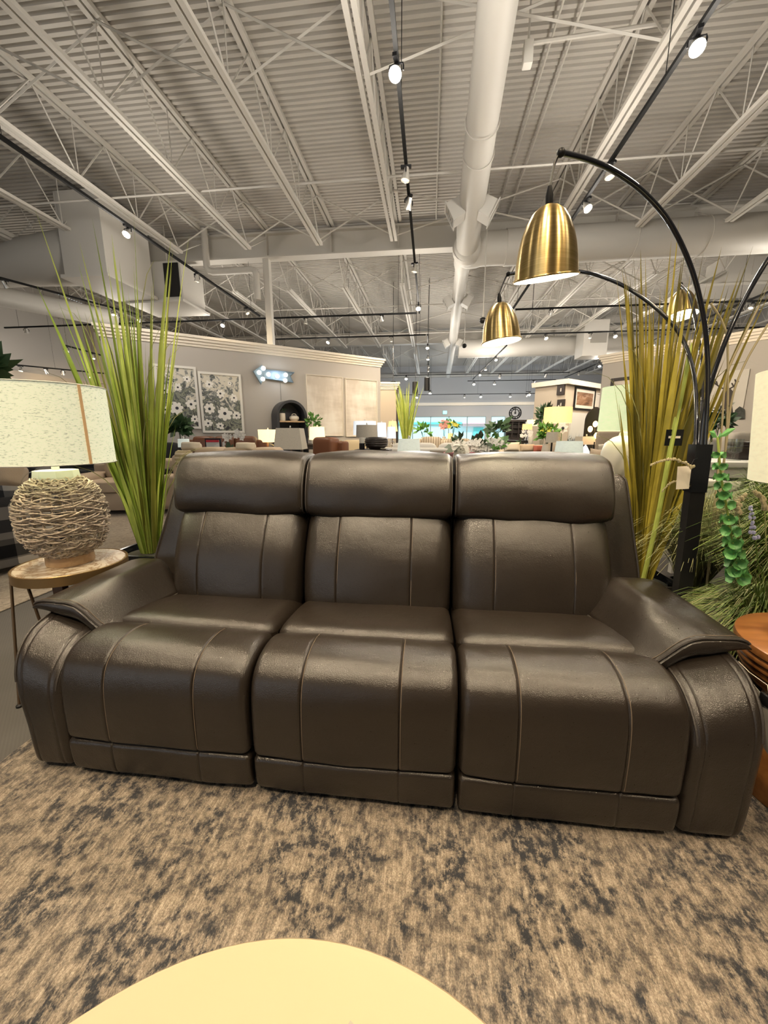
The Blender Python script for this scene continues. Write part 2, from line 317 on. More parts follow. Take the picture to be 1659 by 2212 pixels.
    M['petal'] = mat('white_petal', (0.90, 0.88, 0.83), 0.7); M['petal_center'] = mat('dark_flower_centre', (0.03, 0.035, 0.05), 0.7)
    M['petal_pink'] = mat('pink_petal', (0.62, 0.30, 0.26), 0.7); M['petal_yellow'] = mat('yellow_petal', (0.75, 0.70, 0.12), 0.7)
    M['dark_wood'] = wood_mat('espresso_wood', (0.018, 0.013, 0.011), (0.04, 0.028, 0.022), 0.4)
    M['oak'] = wood_mat('light_oak', (0.45, 0.30, 0.17), (0.60, 0.43, 0.27), 0.5)
    M['brown_wood'] = wood_mat('mid_brown_wood', (0.09, 0.045, 0.025), (0.16, 0.085, 0.05), 0.5)
    M['cabinet'] = mat('blue_black_cabinet', (0.022, 0.024, 0.032), 0.5)
    M['ceramic'] = mat('white_ceramic', (0.74, 0.70, 0.62), 0.35)
    M['clear'] = glass_mat('clear_glass', (0.93, 0.95, 0.94))
    M['storefront'] = glass_mat('tinted_storefront_glass', (0.78, 0.97, 1.0), 0.02, 0.05)
    M['mullion'] = mat('window_mullion', (0.30, 0.40, 0.42), 0.5)
    M['cool_bulb'] = mat('cool_bulb', (1, 1, 1), 0.3, emit=(1.0, 0.95, 0.78), estr=2.2)
    M['arrow'] = mat('galvanised_metal', (0.22, 0.30, 0.38), 0.45, 0.5)
    M['filament'] = mat('amber_bulb', (1, 0.7, 0.3), 0.3, emit=(1.0, 0.62, 0.18), estr=9)
    M['exit_green'] = mat('exit_sign_face', (0.3, 0.8, 0.75), 0.4, emit=(0.3, 0.9, 0.85), estr=0.9)
    M['pavement'] = mat('pavement', (0.55, 0.55, 0.53), 0.9)
    M['facade'] = mat('pale_facade', (0.78, 0.86, 0.86), 0.8); M['awning_pink'] = mat('pink_awning', (0.80, 0.40, 0.42), 0.8); M['awning_teal'] = mat('teal_facade_band', (0.20, 0.66, 0.64), 0.7)
    M['mirror_dark'] = mat('dark_mirror', (0.05, 0.045, 0.04), 0.15, 0.6)
    M['mat_board'] = mat('white_mat_board', (0.72, 0.67, 0.60), 0.8)
    M['sand'] = mat('elk_canvas', (0.60, 0.57, 0.52), 0.8, var=0.05, vscale=3)
    M['elk'] = mat('elk_dark_paint', (0.06, 0.05, 0.045), 0.8); M['bush'] = mat('grass_dark_paint', (0.05, 0.055, 0.05), 0.8, var=0.4, vscale=30)
defmats()

# ------------------------------------------------------------------ mesh helpers
class MB:
    def __init__(s): s.v = []; s.f = []
    def add(s, vs, fs):
        o = len(s.v); s.v.extend([tuple(p) for p in vs]); s.f.extend([tuple(i + o for i in f) for f in fs]); return s
    def box(s, lo, hi, M4=None):
        x0, y0, z0 = lo; x1, y1, z1 = hi
        vs = [Vector(p) for p in ((x0, y0, z0), (x1, y0, z0), (x1, y1, z0), (x0, y1, z0), (x0, y0, z1), (x1, y0, z1), (x1, y1, z1), (x0, y1, z1))]
        if M4: vs = [M4 @ p for p in vs]
        return s.add(vs, [(0, 3, 2, 1), (4, 5, 6, 7), (0, 1, 5, 4), (1, 2, 6, 5), (2, 3, 7, 6), (3, 0, 4, 7)])
    def rbox(s, lo, hi, r=0.01, seg=2, M4=None):
        bm = bmesh.new(); bmesh.ops.create_cube(bm, size=1)
        c = [(a + b) / 2 for a, b in zip(lo, hi)]; d = [b - a for a, b in zip(lo, hi)]
        for v in bm.verts: v.co = Vector((c[0] + v.co.x * d[0], c[1] + v.co.y * d[1], c[2] + v.co.z * d[2]))
        bmesh.ops.bevel(bm, geom=bm.edges[:], offset=min(r, min(d) * 0.49), segments=seg, profile=0.5, affect='EDGES')
        bm.verts.index_update(); vs = [M4 @ v.co if M4 else v.co.copy() for v in bm.verts]; fs = [[v.index for v in f.verts] for f in bm.faces]; bm.free()
        return s.add(vs, fs)
    def sq(s, c, h, e=0.35, nu=20, nv=12, M4=None, e2=None):
        e2 = e2 or e
        pw = lambda x, k: math.copysign(abs(x) ** k, x)
        vs = []; fs = []
        for i in range(nv + 1):
            ph = -pi / 2 + pi * i / nv
            for j in range(nu):
                th = 2 * pi * j / nu
                p = Vector((c[0] + h[0] * pw(cos(ph), e2) * pw(cos(th), e), c[1] + h[1] * pw(cos(ph), e2) * pw(sin(th), e), c[2] + h[2] * pw(sin(ph), e2)))
                vs.append(M4 @ p if M4 else p)
        for i in range(nv):
            for j in range(nu): fs.append((i * nu + j, i * nu + (j + 1) % nu, (i + 1) * nu + (j + 1) % nu, (i + 1) * nu + j))
        return s.add(vs, fs)
    def tube(s, pts, r, n=8, closed=False, caps=True):
        pts = [Vector(p) for p in pts]; m = len(pts); rr = r if hasattr(r, '__len__') else [r] * m
        vs = []; fs = []; up = None
        for i, p in enumerate(pts):
            if closed: t = pts[(i + 1) % m] - pts[i - 1]
            else: t = pts[min(i + 1, m - 1)] - pts[max(i - 1, 0)]
            t = t.normalized() if t.length > 1e-9 else Vector((0, 0, 1))
            if up is None: up = Vector((0, 0, 1)) if abs(t.z) < 0.9 else Vector((1, 0, 0))
            a = t.cross(up); a = a.normalized() if a.length > 1e-6 else t.orthogonal().normalized(); b = a.cross(t).normalized(); up = b
            for k in range(n):
                th = 2 * pi * k / n; vs.append(p + (a * cos(th) + b * sin(th)) * rr[i])
        for i in range(m if closed else m - 1):
            for k in range(n):
                j = (i + 1) % m; fs.append((i * n + k, i * n + (k + 1) % n, j * n + (k + 1) % n, j * n + k))
        if caps and not closed: fs.append(tuple(range(n))[::-1]); fs.append(tuple(range((m - 1) * n, m * n)))
        return s.add(vs, fs)
    def lathe(s, prof, n=32, c=(0, 0, 0), M4=None, cap=True):
        vs = []; fs = []
        for r, z in prof:
            for k in range(n):
                th = 2 * pi * k / n; p = Vector((c[0] + r * cos(th), c[1] + r * sin(th), c[2] + z)); vs.append(M4 @ p if M4 else p)
        for i in range(len(prof) - 1):
            for k in range(n): fs.append((i * n + k, i * n + (k + 1) % n, (i + 1) * n + (k + 1) % n, (i + 1) * n + k))
        if cap:
            if prof[0][0] > 1e-5: fs.append(tuple(range(n))[::-1])
            if prof[-1][0] > 1e-5: fs.append(tuple(range((len(prof) - 1) * n, len(prof) * n)))
        return s.add(vs, fs)
    def prism(s, poly, d, M4):        # polygon in local XZ, thickness d along local Y
        n = len(poly); vs = [M4 @ Vector((x, 0, z)) for x, z in poly] + [M4 @ Vector((x, d, z)) for x, z in poly]
        return s.add(vs, [tuple(range(n)), tuple(range(2 * n - 1, n - 1, -1))] + [(i, n + i, n + (i + 1) % n, (i + 1) % n) for i in range(n)])
    def rings(s, rings, cap=True):
        n = len(rings[0]); vs = [p for r in rings for p in r]; fs = []
        for i in range(len(rings) - 1):
            for k in range(n): fs.append((i * n + k, i * n + (k + 1) % n, (i + 1) * n + (k + 1) % n, (i + 1) * n + k))
        if cap: fs.append(tuple(range(n))[::-1]); fs.append(tuple(range((len(rings) - 1) * n, len(rings) * n)))
        return s.add(vs, fs)
ORG = {}
def obj(name, mb, m, parent=None, smooth=True, angle=38, kind=None, label=None):
    if parent is not None and ORG.get(parent.name) is not None:      # geometry is given in world space, stored relative to its thing
        q = ORG[parent.name]; mb.v = [(a[0] - q.x, a[1] - q.y, a[2] - q.z) for a in mb.v]
    me = bpy.data.meshes.new(name); me.from_pydata(mb.v, [], mb.f); me.update()
    bm = bmesh.new(); bm.from_mesh(me); bmesh.ops.recalc_face_normals(bm, faces=bm.faces[:]); bm.to_mesh(me); bm.free()
    me.materials.append(M[m] if isinstance(m, str) else m)
    if smooth:
        me.polygons.foreach_set('use_smooth', [True] * len(me.polygons))
        try: me.set_sharp_from_angle(angle=radians(angle))
        except Exception: pass
    o = bpy.data.objects.new(name, me); COL.objects.link(o)
    if parent is not None: o.parent = parent; ORG[o.name] = ORG.get(parent.name, Vector((0, 0, 0)))
    if kind: o['kind'] = kind
    if label: o['label'] = label
    return o
def tag(o, label, cat, group=None, kind=None):
    o['label'] = label; o['category'] = cat
    if group: o['group'] = group
    if kind: o['kind'] = kind
    return o
def thing(name, loc, label, cat, group=None):
    o = bpy.data.objects.new(name, None); COL.objects.link(o); o.location = loc; ORG[o.name] = Vector(loc); o.empty_display_size = 0.1; return tag(o, label, cat, group)
def struct(name, mb, m, parent=None, **k):
    o = obj(name, mb, m, parent, **k)
    if parent is None: o['kind'] = 'structure'
    return o
def copy_tree(o, parent=None):
    c = o.copy(); COL.objects.link(c)
    if parent is not None: c.parent = parent
    for ch in list(o.children): copy_tree(ch, c)
    return c
def smooth_closed(pts, n=8):
    out = []; m = len(pts)
    for i in range(m):
        p0, p1, p2, p3 = (Vector(pts[(i + k) % m]) for k in (-1, 0, 1, 2))
        for k in range(n):
            t = k / n; out.append(0.5 * ((2 * p1) + (p2 - p0) * t + (2 * p0 - 5 * p1 + 4 * p2 - p3) * t * t + (3 * p1 - p0 - 3 * p2 + p3) * t ** 3))
    return out
def smooth_open(pts, n=8):
    out = []; m = len(pts); P = [Vector(p) for p in pts]
    for i in range(m - 1):
        p0, p1, p2, p3 = P[max(i - 1, 0)], P[i], P[i + 1], P[min(i + 2, m - 1)]
        for k in range(n):
            t = k / n; out.append(0.5 * ((2 * p1) + (p2 - p0) * t + (2 * p0 - 5 * p1 + 4 * p2 - p3) * t * t + (3 * p1 - p0 - 3 * p2 + p3) * t ** 3))
    out.append(P[-1]); return out
def frame(loc, xdir, zdir=(0, 0, 1)):       # local X along xdir, local Y into the wall
    x = Vector(xdir).normalized(); z = Vector(zdir).normalized(); y = z.cross(x)
    m = Matrix((x, y, z)).transposed().to_4x4(); m.translation = Vector(loc); return m
def rotz(loc, a): return Matrix.Translation(Vector(loc)) @ Matrix.Rotation(a, 4, 'Z')
def sgn_area(p):
    return sum(p[i].x * p[(i + 1) % len(p)].y - p[(i + 1) % len(p)].x * p[i].y for i in range(len(p)))

# ================================================================== STRUCTURE
XL, XR, YB, YF = -12.8, 12.5, -8.0, 29.0
struct('floor', MB().box((XL, YB, -0.06), (XR, YF, 0)), 'carpet', smooth=False)
# corrugated roof deck: real ribs running across the shop
deck = MB(); y = YB; prof = []
while y < YF:
    prof += [(y, 5.80), (y + 0.050, 5.80), (y + 0.060, 5.836), (y + 0.088, 5.836)]; y += 0.098
vs = []; fs = []
for (yy, zz) in prof: vs += [(XL, yy, zz), (XR, yy, zz)]
for i in range(len(prof) - 1): fs.append((2 * i, 2 * i + 1, 2 * i + 3, 2 * i + 2))
deck.add(vs, fs)
ceiling = struct('ceiling', deck, 'ceiling', smooth=False)
JX = [-0.815 + 1.54 * k for k in range(-7, 9) if k != 1]
ZT, ZB = 5.80, 4.92
bays = ((-6.0, 8.65, 9.95), (11.0, 18.3, 19.0), (19.9, 27.6, 28.6))
first = None
for bi, (ya, yb, yt) in enumerate(bays):
    y0 = ya if bi == 0 else ya - 1.1
    top = MB(); bot = MB(); web = MB()
    for s in (-1, 1):
        top.box((s * 0.045 - 0.03, y0, ZT - 0.06), (s * 0.045 + 0.03, yt, ZT - 0.004))
        bot.box((s * 0.042 - 0.028, ya, ZB), (s * 0.042 + 0.028, yb, ZB + 0.05))
    n = int((yb - ya) / 1.2); st = (yb - ya) / n
    for k in range(n):
        a = ya + k * st
        web.tube([(0, a, ZB + 0.03), (0, a + st / 2, ZT - 0.03)], 0.013, 4); web.tube([(0, a + st / 2, ZT - 0.03), (0, a + st, ZB + 0.03)], 0.013, 4)
        web.tube([(0, a, ZB + 0.03), (0, a, ZT - 0.03)], 0.009, 4)
    web.tube([(0, yb, ZB + 0.03), (0, yt, ZT - 0.05)], 0.013, 4); web.tube([(0, ya, ZB + 0.03), (0, y0, ZT - 0.05)], 0.013, 4)
    t0 = obj('roof_joist', top, 'steel', ceiling, smooth=False); c1 = obj('bottom_chord', bot, 'steel', t0, smooth=False); c2 = obj('web', web, 'steel', t0, kind='stuff')
    for i, x in enumerate(JX):
        t = t0 if i == 0 else copy_tree(t0, ceiling)
        t.location.x = x
# bridging between joists
def bridging(y, zlo=ZB + 0.04, zhi=ZT - 0.06):
    for a, b in zip(JX[:-1], JX[1:]):
        m = MB().tube([(a, y, zhi), (b, y, zlo)], 0.016, 4).tube([(a, y + 0.03, zlo), (b, y + 0.03, zhi)], 0.016, 4)
        obj('cross_brace', m, 'steel', ceiling)
for y in (1.9, 5.0, 8.5, 11.6, 14.8, 17.9, 22.0): bridging(y)
for y, z in ((6.8, 5.0), (3.3, 5.0), (12.9, 5.0), (16.3, 5.0)):
    obj('bridging_rod', MB().tube([(XL, y, z), (XR, y, z)], 0.018, 5), 'steel', ceiling)
for (xa, za) in ((0.02, 5.72), (1.32, 5.70), (1.55, 5.70)):
    obj('conduit', MB().tube([(xa, -2, za), (xa, 9.6, za)], 0.014, 6), 'steel', ceiling)
def girder(y):
    g = MB().box((XL, y - 0.012, 5.20), (XR, y + 0.012, 5.68)).box((XL, y - 0.13, 5.17), (XR, y + 0.13, 5.20)).box((XL, y - 0.13, 5.66), (XR, y + 0.13, 5.70))
    o = obj('girder', g, 'steel', ceiling, smooth=False)
    st = MB()
    for x in JX: st.box((x - 0.008, y - 0.12, 5.20), (x + 0.008, y + 0.12, 5.66))
    obj('stiffener', st, 'steel', o, smooth=False)
girder(9.75); girder(19.0)
struct('trim_1', MB().box((XL, YF - 0.25, 5.05), (XR, YF, 5.28)), 'steel', smooth=False)
# walls
wl = MB().box((XL - 0.2, YB, 0), (XL, YF, 5.8)); struct('wall_left', wl, 'wall', smooth=False)
struct('wall_left_lower', MB().box((XL, 4.0, 0), (XL + 0.25, 22.0, 3.0)), 'wall_beige', smooth=False)
struct('wall_left_return', MB().box((XL, 13.9, 3.0), (XL + 0.35, 22.0, 5.0)), 'wall_beige', smooth=False)
struct('wall_right', MB().box((XR, YB, 0), (XR + 0.2, YF, 5.8)), 'wall', smooth=False)
# unseen back wall; its left window opening is sized to control daylight fill
struct('wall_back', MB().box((XL, YB - 0.2, 0), (XR, YB, 0.3)).box((XL, YB - 0.2, 3.4), (XR, YB, 5.8)).box((-2.5, YB - 0.2, 0.3), (XR, YB, 3.4)), 'wall', smooth=False)
# far wall around the shop windows
W1a, W1b, W2a, W2b_, WZ0, WZ1 = -2.6, 3.95, 4.32, 5.30, 0.55, 2.35
fw = MB()
fw.box((XL, YF, 0), (W1a, YF + 0.25, 5.8)).box((W1a, YF, WZ1), (W2b_, YF + 0.25, 5.8)).box((W1a, YF, 0), (W2b_, YF + 0.25, WZ0)).box((W1b, YF, WZ0), (W2a, YF + 0.25, WZ1)).box((W2b_, YF, 0), (XR, YF + 0.25, 5.8))
struct('wall_far', fw, 'wall_far', smooth=False)
struct('trim_2', MB().box((XL, YF - 0.16, 3.10), (XR, YF, 3.30)), 'crown', smooth=False)
def shop_window(i, xa, xb, nx, bars):
    fr = MB().box((xa, YF + 0.02, WZ0), (xb, YF + 0.12, WZ0 + 0.06)).box((xa, YF + 0.02, WZ1 - 0.06), (xb, YF + 0.12, WZ1))
    w = struct('window_%d' % i, fr, 'mullion', smooth=False)
    for k in range(nx + 1):
        x = xa + (xb - xa) * k / nx; obj('mullion', MB().box((x - 0.035, YF + 0.02, WZ0), (x + 0.035, YF + 0.12, WZ1)), 'mullion', w, smooth=False)
    for z in bars: obj('transom', MB().box((xa, YF + 0.03, z - 0.03), (xb, YF + 0.11, z + 0.03)), 'mullion', w, smooth=False)
    for k in range(nx):
        a = xa + (xb - xa) * k / nx; b = xa + (xb - xa) * (k + 1) / nx
        obj('pane', MB().box((a + 0.04, YF + 0.06, WZ0 + 0.05), (b - 0.04, YF + 0.07, WZ1 - 0.05)), 'storefront', w, smooth=False)
shop_window(1, W1a, W1b, 5, (1.75,)); shop_window(2, W2a, W2b_, 1, ())
# outside the shop front
struct('ground_outside', MB().box((-40, YF + 0.25, -0.1), (50, 75, -0.02)), 'pavement', smooth=False)
so = thing('shop_building', (4, 58, 0), 'pale building across the street seen through the far shop windows', 'building')
obj('facade', MB().box((-30, 58, 0), (45, 60, 5.2)), 'facade', so, smooth=False); obj('band', MB().box((-30, 57.8, 2.3), (4.5, 58, 2.75)), 'awning_teal', so, smooth=False)
obj('awning', MB().box((4.6, 57.2, 2.2), (11.5, 58, 2.6)), 'awning_pink', so, smooth=False)
obj('door', MB().box((6.2, 57.9, 0), (7.6, 58, 2.0)), 'awning_teal', so, smooth=False)

# showroom partitions with crown moulding
class Wall:
    def __init__(s, a, b): s.a = Vector((a[0], a[1], 0)); s.d = Vector((b[0] - a[0], b[1] - a[1], 0)).normalized(); s.n = Vector((s.d.y, -s.d.x, 0)); s.L = (Vector((b[0], b[1], 0)) - s.a).length
    def uz(s, px, py): p = atP(px, py, s.a, s.n); return (p - s.a).dot(s.d), p.z
    def fr(s, u, z, off=0.0): return frame(s.a + s.d * u + s.n * off + Vector((0, 0, z)), s.d)
    def rect(s, x0, x1, y0, y1):
        ym = (y0 + y1) / 2; xm = (x0 + x1) / 2
        return s.uz(x0, ym)[0], s.uz(x1, ym)[0], s.uz(xm, y1)[1], s.uz(xm, y0)[1]
def partition(name, w, u0, u1, h, m, th=0.22, crown=True, ends=(0.0, 0.0)):
    f = w.fr(0, 0); b = MB().box((u0, 0, 0), (u1, th, h - 0.02), f); o = struct(name, b, m, smooth=False)
    if crown:
        c = MB(); e = 0.0
        for (z0, z1, out) in ((h - 0.20, h - 0.15, 0.02), (h - 0.15, h - 0.10, 0.045), (h - 0.10, h - 0.05, 0.075), (h - 0.05, h, 0.10)):
            c.box((u0 - out, -out, z0), (u1 + out, th + out, z1), f)
        obj('crown_moulding', c, 'crown', o, smooth=False)
    return o
WA = Wall((-5.35, 7.007), (-1.301, 10.411))
partition('wall_partition_left', WA, -0.60, WA.L - 0.02, 3.0, 'wall', 0.35)
WB = Wall((4.195, 10.575), (6.03, 8.249))
partition('wall_partition_right', WB, 0.0, 6.5, 3.0, 'wall', 0.3)
c0 = atZ(1224, 819, 2.8); WC = Wall((c0.x, c0.y), (c0.x + 1, c0.y + 1.0)); WD = Wall((c0.x - 0.7, c0.y + 0.9), (c0.x, c0.y))
cw = MB().add([(c0.x, c0.y, 0), (c0.x + 2.6, c0.y + 2.6, 0), (c0.x + 1.9, c0.y + 3.5, 0), (c0.x - 0.7, c0.y + 0.9, 0), (c0.x, c0.y, 2.65), (c0.x + 2.6, c0.y + 2.6, 2.65), (c0.x + 1.9, c0.y + 3.5, 2.65), (c0.x - 0.7, c0.y + 0.9, 2.65)],
              [(0, 1, 5, 4), (1, 2, 6, 5), (2, 3, 7, 6), (3, 0, 4, 7), (4, 5, 6, 7)])
wo = struct('wall_partition_rear', cw, 'wall_beige', smooth=False)
k = 0.12
obj('crown_moulding', MB().add([(c0.x, c0.y - k * 1.3, 2.65), (c0.x + 2.6 + k, c0.y + 2.6 - k, 2.65), (c0.x + 1.9 + k, c0.y + 3.5 + k, 2.65), (c0.x - 0.7 - k, c0.y + 0.9, 2.65), (c0.x, c0.y - k * 1.5, 2.8), (c0.x + 2.6 + k, c0.y + 2.6 - k, 2.8), (c0.x + 1.9, c0.y + 3.5 + k, 2.8), (c0.x - 0.7 - k * 1.2, c0.y + 0.9, 2.8)],
    [(0, 1, 5, 4), (1, 2, 6, 5), (2, 3, 7, 6), (3, 0, 4, 7), (4, 5, 6, 7), (3, 2, 1, 0)]), 'crown', wo, smooth=False)
e0 = atZ(818, 826, 2.6); WE = Wall((e0.x, e0.y), (e0.x + 1, e0.y + 0.15)); partition('wall_partition_middle', WE, -0.6, 0.52, 2.6, 'wall_beige', 0.2)
# steel column and drain pipe at the first girder
struct('trim_3', MB().rbox((-4.03, 9.68, 0), (-3.88, 9.83, 5.18), 0.01), 'steel', smooth=False)
struct('trim_4', MB().tube([(-5.3, 9.45, 5.75), (-5.3, 9.45, 4.95), (-5.24, 9.45, 4.87), (-5.16, 9.45, 4.85), (-4.2, 9.45, 4.85), (-4.12, 9.45, 4.81), (-4.1, 9.45, 4.73), (-4.1, 9.45, 4.2)], 0.075, 12), 'steel')

# ducts
def tapered(pts, rad, n=24):
    return MB().tube(pts, rad, n)
du = thing('ceiling_duct', (0.55, 5, 5), 'long round white spiral duct under the roof, running away from the camera', 'duct')
A0 = Vector((0.47, 1.0, 5.13)); A1 = atZ(1012, 500, 4.88); A2 = atZ(1010, 535, 4.87)
obj('pipe', tapered([A0, atZ(1076, 0, 5.05), atZ(1042, 262, 4.97), A1, A2], [0.17, 0.19, 0.20, 0.225, 0.225]), 'duct', du)
for (px, py) in ((1042, 262), (1034, 330)):
    p = atZ(px, py, 4.95); rr = 0.212
    obj('seam_ring', MB().tube([p + Vector((rr * cos(t), 0, rr * sin(t))) for t in [2 * pi * i / 28 for i in range(28)]], 0.009, 5, closed=True), 'steel', du)
obj('reducer', tapered([A2, atZ(1000, 566, 4.82), atZ(999, 580, 4.82)], [0.225, 0.20, 0.165]), 'duct', du)
obj('pipe', tapered([atZ(999, 578, 4.82), atZ(990, 640, 4.82), atZ(983, 700, 4.85), atZ(978, 740, 4.88)], [0.165, 0.165, 0.165, 0.165]), 'duct', du)
obj('pipe', tapered([atZ(978, 740, 4.88), atZ(968, 812, 4.9)], [0.15, 0.15]), 'duct', du)
def register(pc, s=1.0):
    for sg in (-1, 1):
        Rm = Matrix.Translation(pc + Vector((sg * 0.16 * s, 0, -0.06 * s))) @ Matrix.Rotation(sg * radians(28), 4, 'Y'); q = 0.145 * s; L0, L1 = 0.0, sg * 0.20 * s; m = MB()
        ring = lambda x, w: [Rm @ Vector((x, sy * w, sz * w)) for sy, sz in ((-1, -1), (1, -1), (1, 1), (-1, 1))]
        m.rings([ring(L0, q * 0.9), ring(L1, q * 0.95), ring(L1, q * 1.12), ring(L1 + sg * 0.015, q * 1.12), ring(L1 + sg * 0.015, q * 0.88), ring(L1 - sg * 0.04, q * 0.86)]); o_ = obj('register_box', m, 'duct', du, smooth=False)
        for i in range(5): z = (-0.10 + 0.05 * i) * s; obj('louvre', MB().box((L1 - sg * 0.01 - 0.006, -q * 0.88, z - 0.006), (L1 - sg * 0.01 + 0.006, q * 0.88, z + 0.006), Rm), 'steel', o_, smooth=False)
register(atZ(1019, 440, 4.90), 1.05); register(atZ(989, 643, 4.82), 1.0); register(atZ(978, 735, 4.88), 1.0)
br = thing('branch_duct', (3.5, 9.0, 4.9), 'fat round white branch duct running right along the first girder', 'duct')
obj('elbow_cap', MB().sq(A2 + Vector((0.02, 0.05, 0)), (0.315, 0.315, 0.315), 1.0, 24, 16), 'duct', br)
obj('elbow', MB().tube(smooth_open([A2 + Vector((0, -0.05, 0.02)), A2 + Vector((0.05, 0.18, 0.0)), Vector((1.02, 9.1, 4.88)), Vector((1.5, 9.12, 4.89))], 6), 0.31, 22), 'duct', br)
obj('pipe', tapered([Vector((1.45, 9.12, 4.89)), Vector((5.2, 9.12, 4.90))], [0.33, 0.33]), 'duct', br)
obj('pipe', tapered([Vector((5.2, 9.12, 4.90)), Vector((12.4, 9.12, 4.92))], [0.34, 0.34]), 'duct', br)
for x in (2.6, 3.9, 5.2): obj('seam_ring', MB().tube([(x, 9.12 + 0.335 * cos(t), 4.9 + 0.335 * sin(t)) for t in [2 * pi * i / 28 for i in range(28)]], 0.010, 5, closed=True), 'steel', br)
b2 = thing('far_branch_duct', (5, 17.6, 4.9), 'round white branch duct running right below the second girder', 'duct')
obj('pipe', tapered([Vector((1.1, 17.4, 4.6)), Vector((12.4, 17.4, 4.62))], [0.36, 0.36]), 'duct', b2)
ld = thing('left_duct', (-10, 8.0, 4.6), 'fat round white duct ending in a box plenum at upper left', 'duct')
L0 = atZ(60, 572, 4.62); P0 = atY(140, 560, L0.y - 0.5); obj('pipe', MB().tube([(XL + 0.05, L0.y, 4.62), (L0.x - 0.25, L0.y, 4.62), (L0.x + 0.05, L0.y, 4.66), (P0.x + 0.02, L0.y, 4.70)], [0.40, 0.40, 0.44, 0.52], 24), 'duct', ld)
P0 = atY(140, 560, L0.y - 0.5); P1 = atY(232, 560, L0.y - 0.5)
obj('plenum_box', MB().box((P0.x, L0.y - 0.55, 4.15), (P1.x, L0.y + 0.75, 5.6)), 'duct', ld, smooth=False)
obj('flange', MB().box((P0.x - 0.05, L0.y - 0.6, 4.1), (P1.x + 0.05, L0.y + 0.8, 4.16)), 'duct', ld, smooth=False)
un = thing('air_handler', (-6.2, 9.2, 4.4), 'boxy white air handler with a dark grille beside the left plenum', 'air handler')
Q0 = atY(285, 600, 9.0); Q1 = atY(352, 600, 9.0); zt = atY(320, 565, 9.0).z; zb = atY(320, 652, 9.0).z
obj('casing', MB().rbox((Q0.x, 9.0, zb), (Q1.x + 0.45, 9.9, zt), 0.02), 'duct', un, smooth=False)
obj('drip_tray', MB().box((Q0.x - 0.15, 8.9, zb - 0.05), (Q1.x + 0.5, 10.0, zb)), 'duct', un, smooth=False)
obj('grille', MB().box((Q1.x + 0.05, 8.97, zb + 0.08), (Q1.x + 0.40, 9.0, zt - 0.06)), 'black', un, smooth=False)
for x in (Q0.x + 0.1, Q1.x): obj('hanger_rod', MB().tube([(x, 9.2, zt), (x, 9.2, 5.75)], 0.012, 5), 'steel', un)
l2 = thing('lower_left_duct', (-10.5, 10.2, 4.0), 'slim round white duct along the left wall below the plenum', 'duct')
obj('pipe', MB().tube([atZ(-60, 628, 4.2), atZ(250, 690, 4.2)], 0.22, 18), 'duct', l2)
ru = thing('right_unit', (9.0, 11.3, 4.3), 'boxy white duct unit hanging at upper right behind the branch duct', 'air handler')
R0 = atY(1572, 575, 11.3); R1 = atY(1700, 575, 11.3); zt = min(5.7, atY(1620, 545, 11.3).z); zb = atY(1620, 612, 11.3).z
obj('casing', MB().box((R0.x, 11.3, zb), (R1.x, 12.1, zt)), 'duct', ru, smooth=False); obj('panel', MB().box((R0.x + 0.55, 11.27, zb + 0.2), (R1.x - 0.05, 11.3, zt - 0.1)), 'duct', ru, smooth=False)
obj('drip_tray', MB().box((R0.x - 0.8, 11.2, zb - 0.06), (R1.x, 12.2, zb)), 'duct', ru, smooth=False)
obj('hanger_rod', MB().tube([(R0.x + 0.1, 11.6, zt - 0.02), (R0.x + 0.1, 11.6, 5.78)], 0.012, 5), 'steel', ru)
r2 = thing('hanging_unit', (5.0, 16.5, 4.4), 'boxy white duct with a square grille behind the right partition', 'air handler')
R0 = atY(1262, 720, 16.0); R1 = atY(1315, 720, 16.0); zt = atY(1290, 690, 16.0).z; zb = atY(1290, 768, 16.0).z
obj('casing', MB().box((R0.x, 16.0, zb), (R1.x, 16.8, zt)), 'duct', r2, smooth=False); obj('grille', MB().box((R0.x + 0.25, 15.97, zb + 0.45), (R0.x + 0.8, 16.0, zt - 0.4)), 'grey_fab', r2, smooth=False)
obj('hanger_rod', MB().tube([(R0.x + 0.1, 16.3, zt), (R0.x + 0.1, 16.3, 5.75)], 0.012, 5), 'steel', r2)
# sprinkler-pipe sensor box near the top
sb = thing('sensor_box', atZ(1140, 118, 5.2), 'small white box hanging from a roof pipe right of the spiral duct', 'sensor')
p = atZ(1140, 118, 5.2); obj('box', MB().rbox((p.x - 0.05, p.y - 0.05, p.z - 0.11), (p.x + 0.05, p.y + 0.05, p.z + 0.11), 0.01), 'white', sb)
obj('pipe', MB().tube([(p.x, p.y, p.z + 0.1), (p.x + 1.35, p.y + 0.02, p.z + 0.16)], 0.02, 6).tube([(p.x, p.y, p.z + 0.1), (p.x, p.y, 5.79)], 0.012, 6), 'steel', sb)
# ================================================================== RUGS
from mathutils import noise as mnoise
tag(obj('area_rug', MB().rbox((-1.45, -1.6, 0.001), (2.6, 2.75, 0.012), 0.005), 'rug', smooth=False), 'distressed beige and charcoal area rug under the leather sofa', 'rug')
tag(obj('area_rug', MB().rbox((-7.2, 1.35, 0.001), (-2.70, 5.6, 0.012), 0.005), 'rug2', smooth=False), 'pale patterned rug at left under the plaid chair and beige recliner', 'rug')

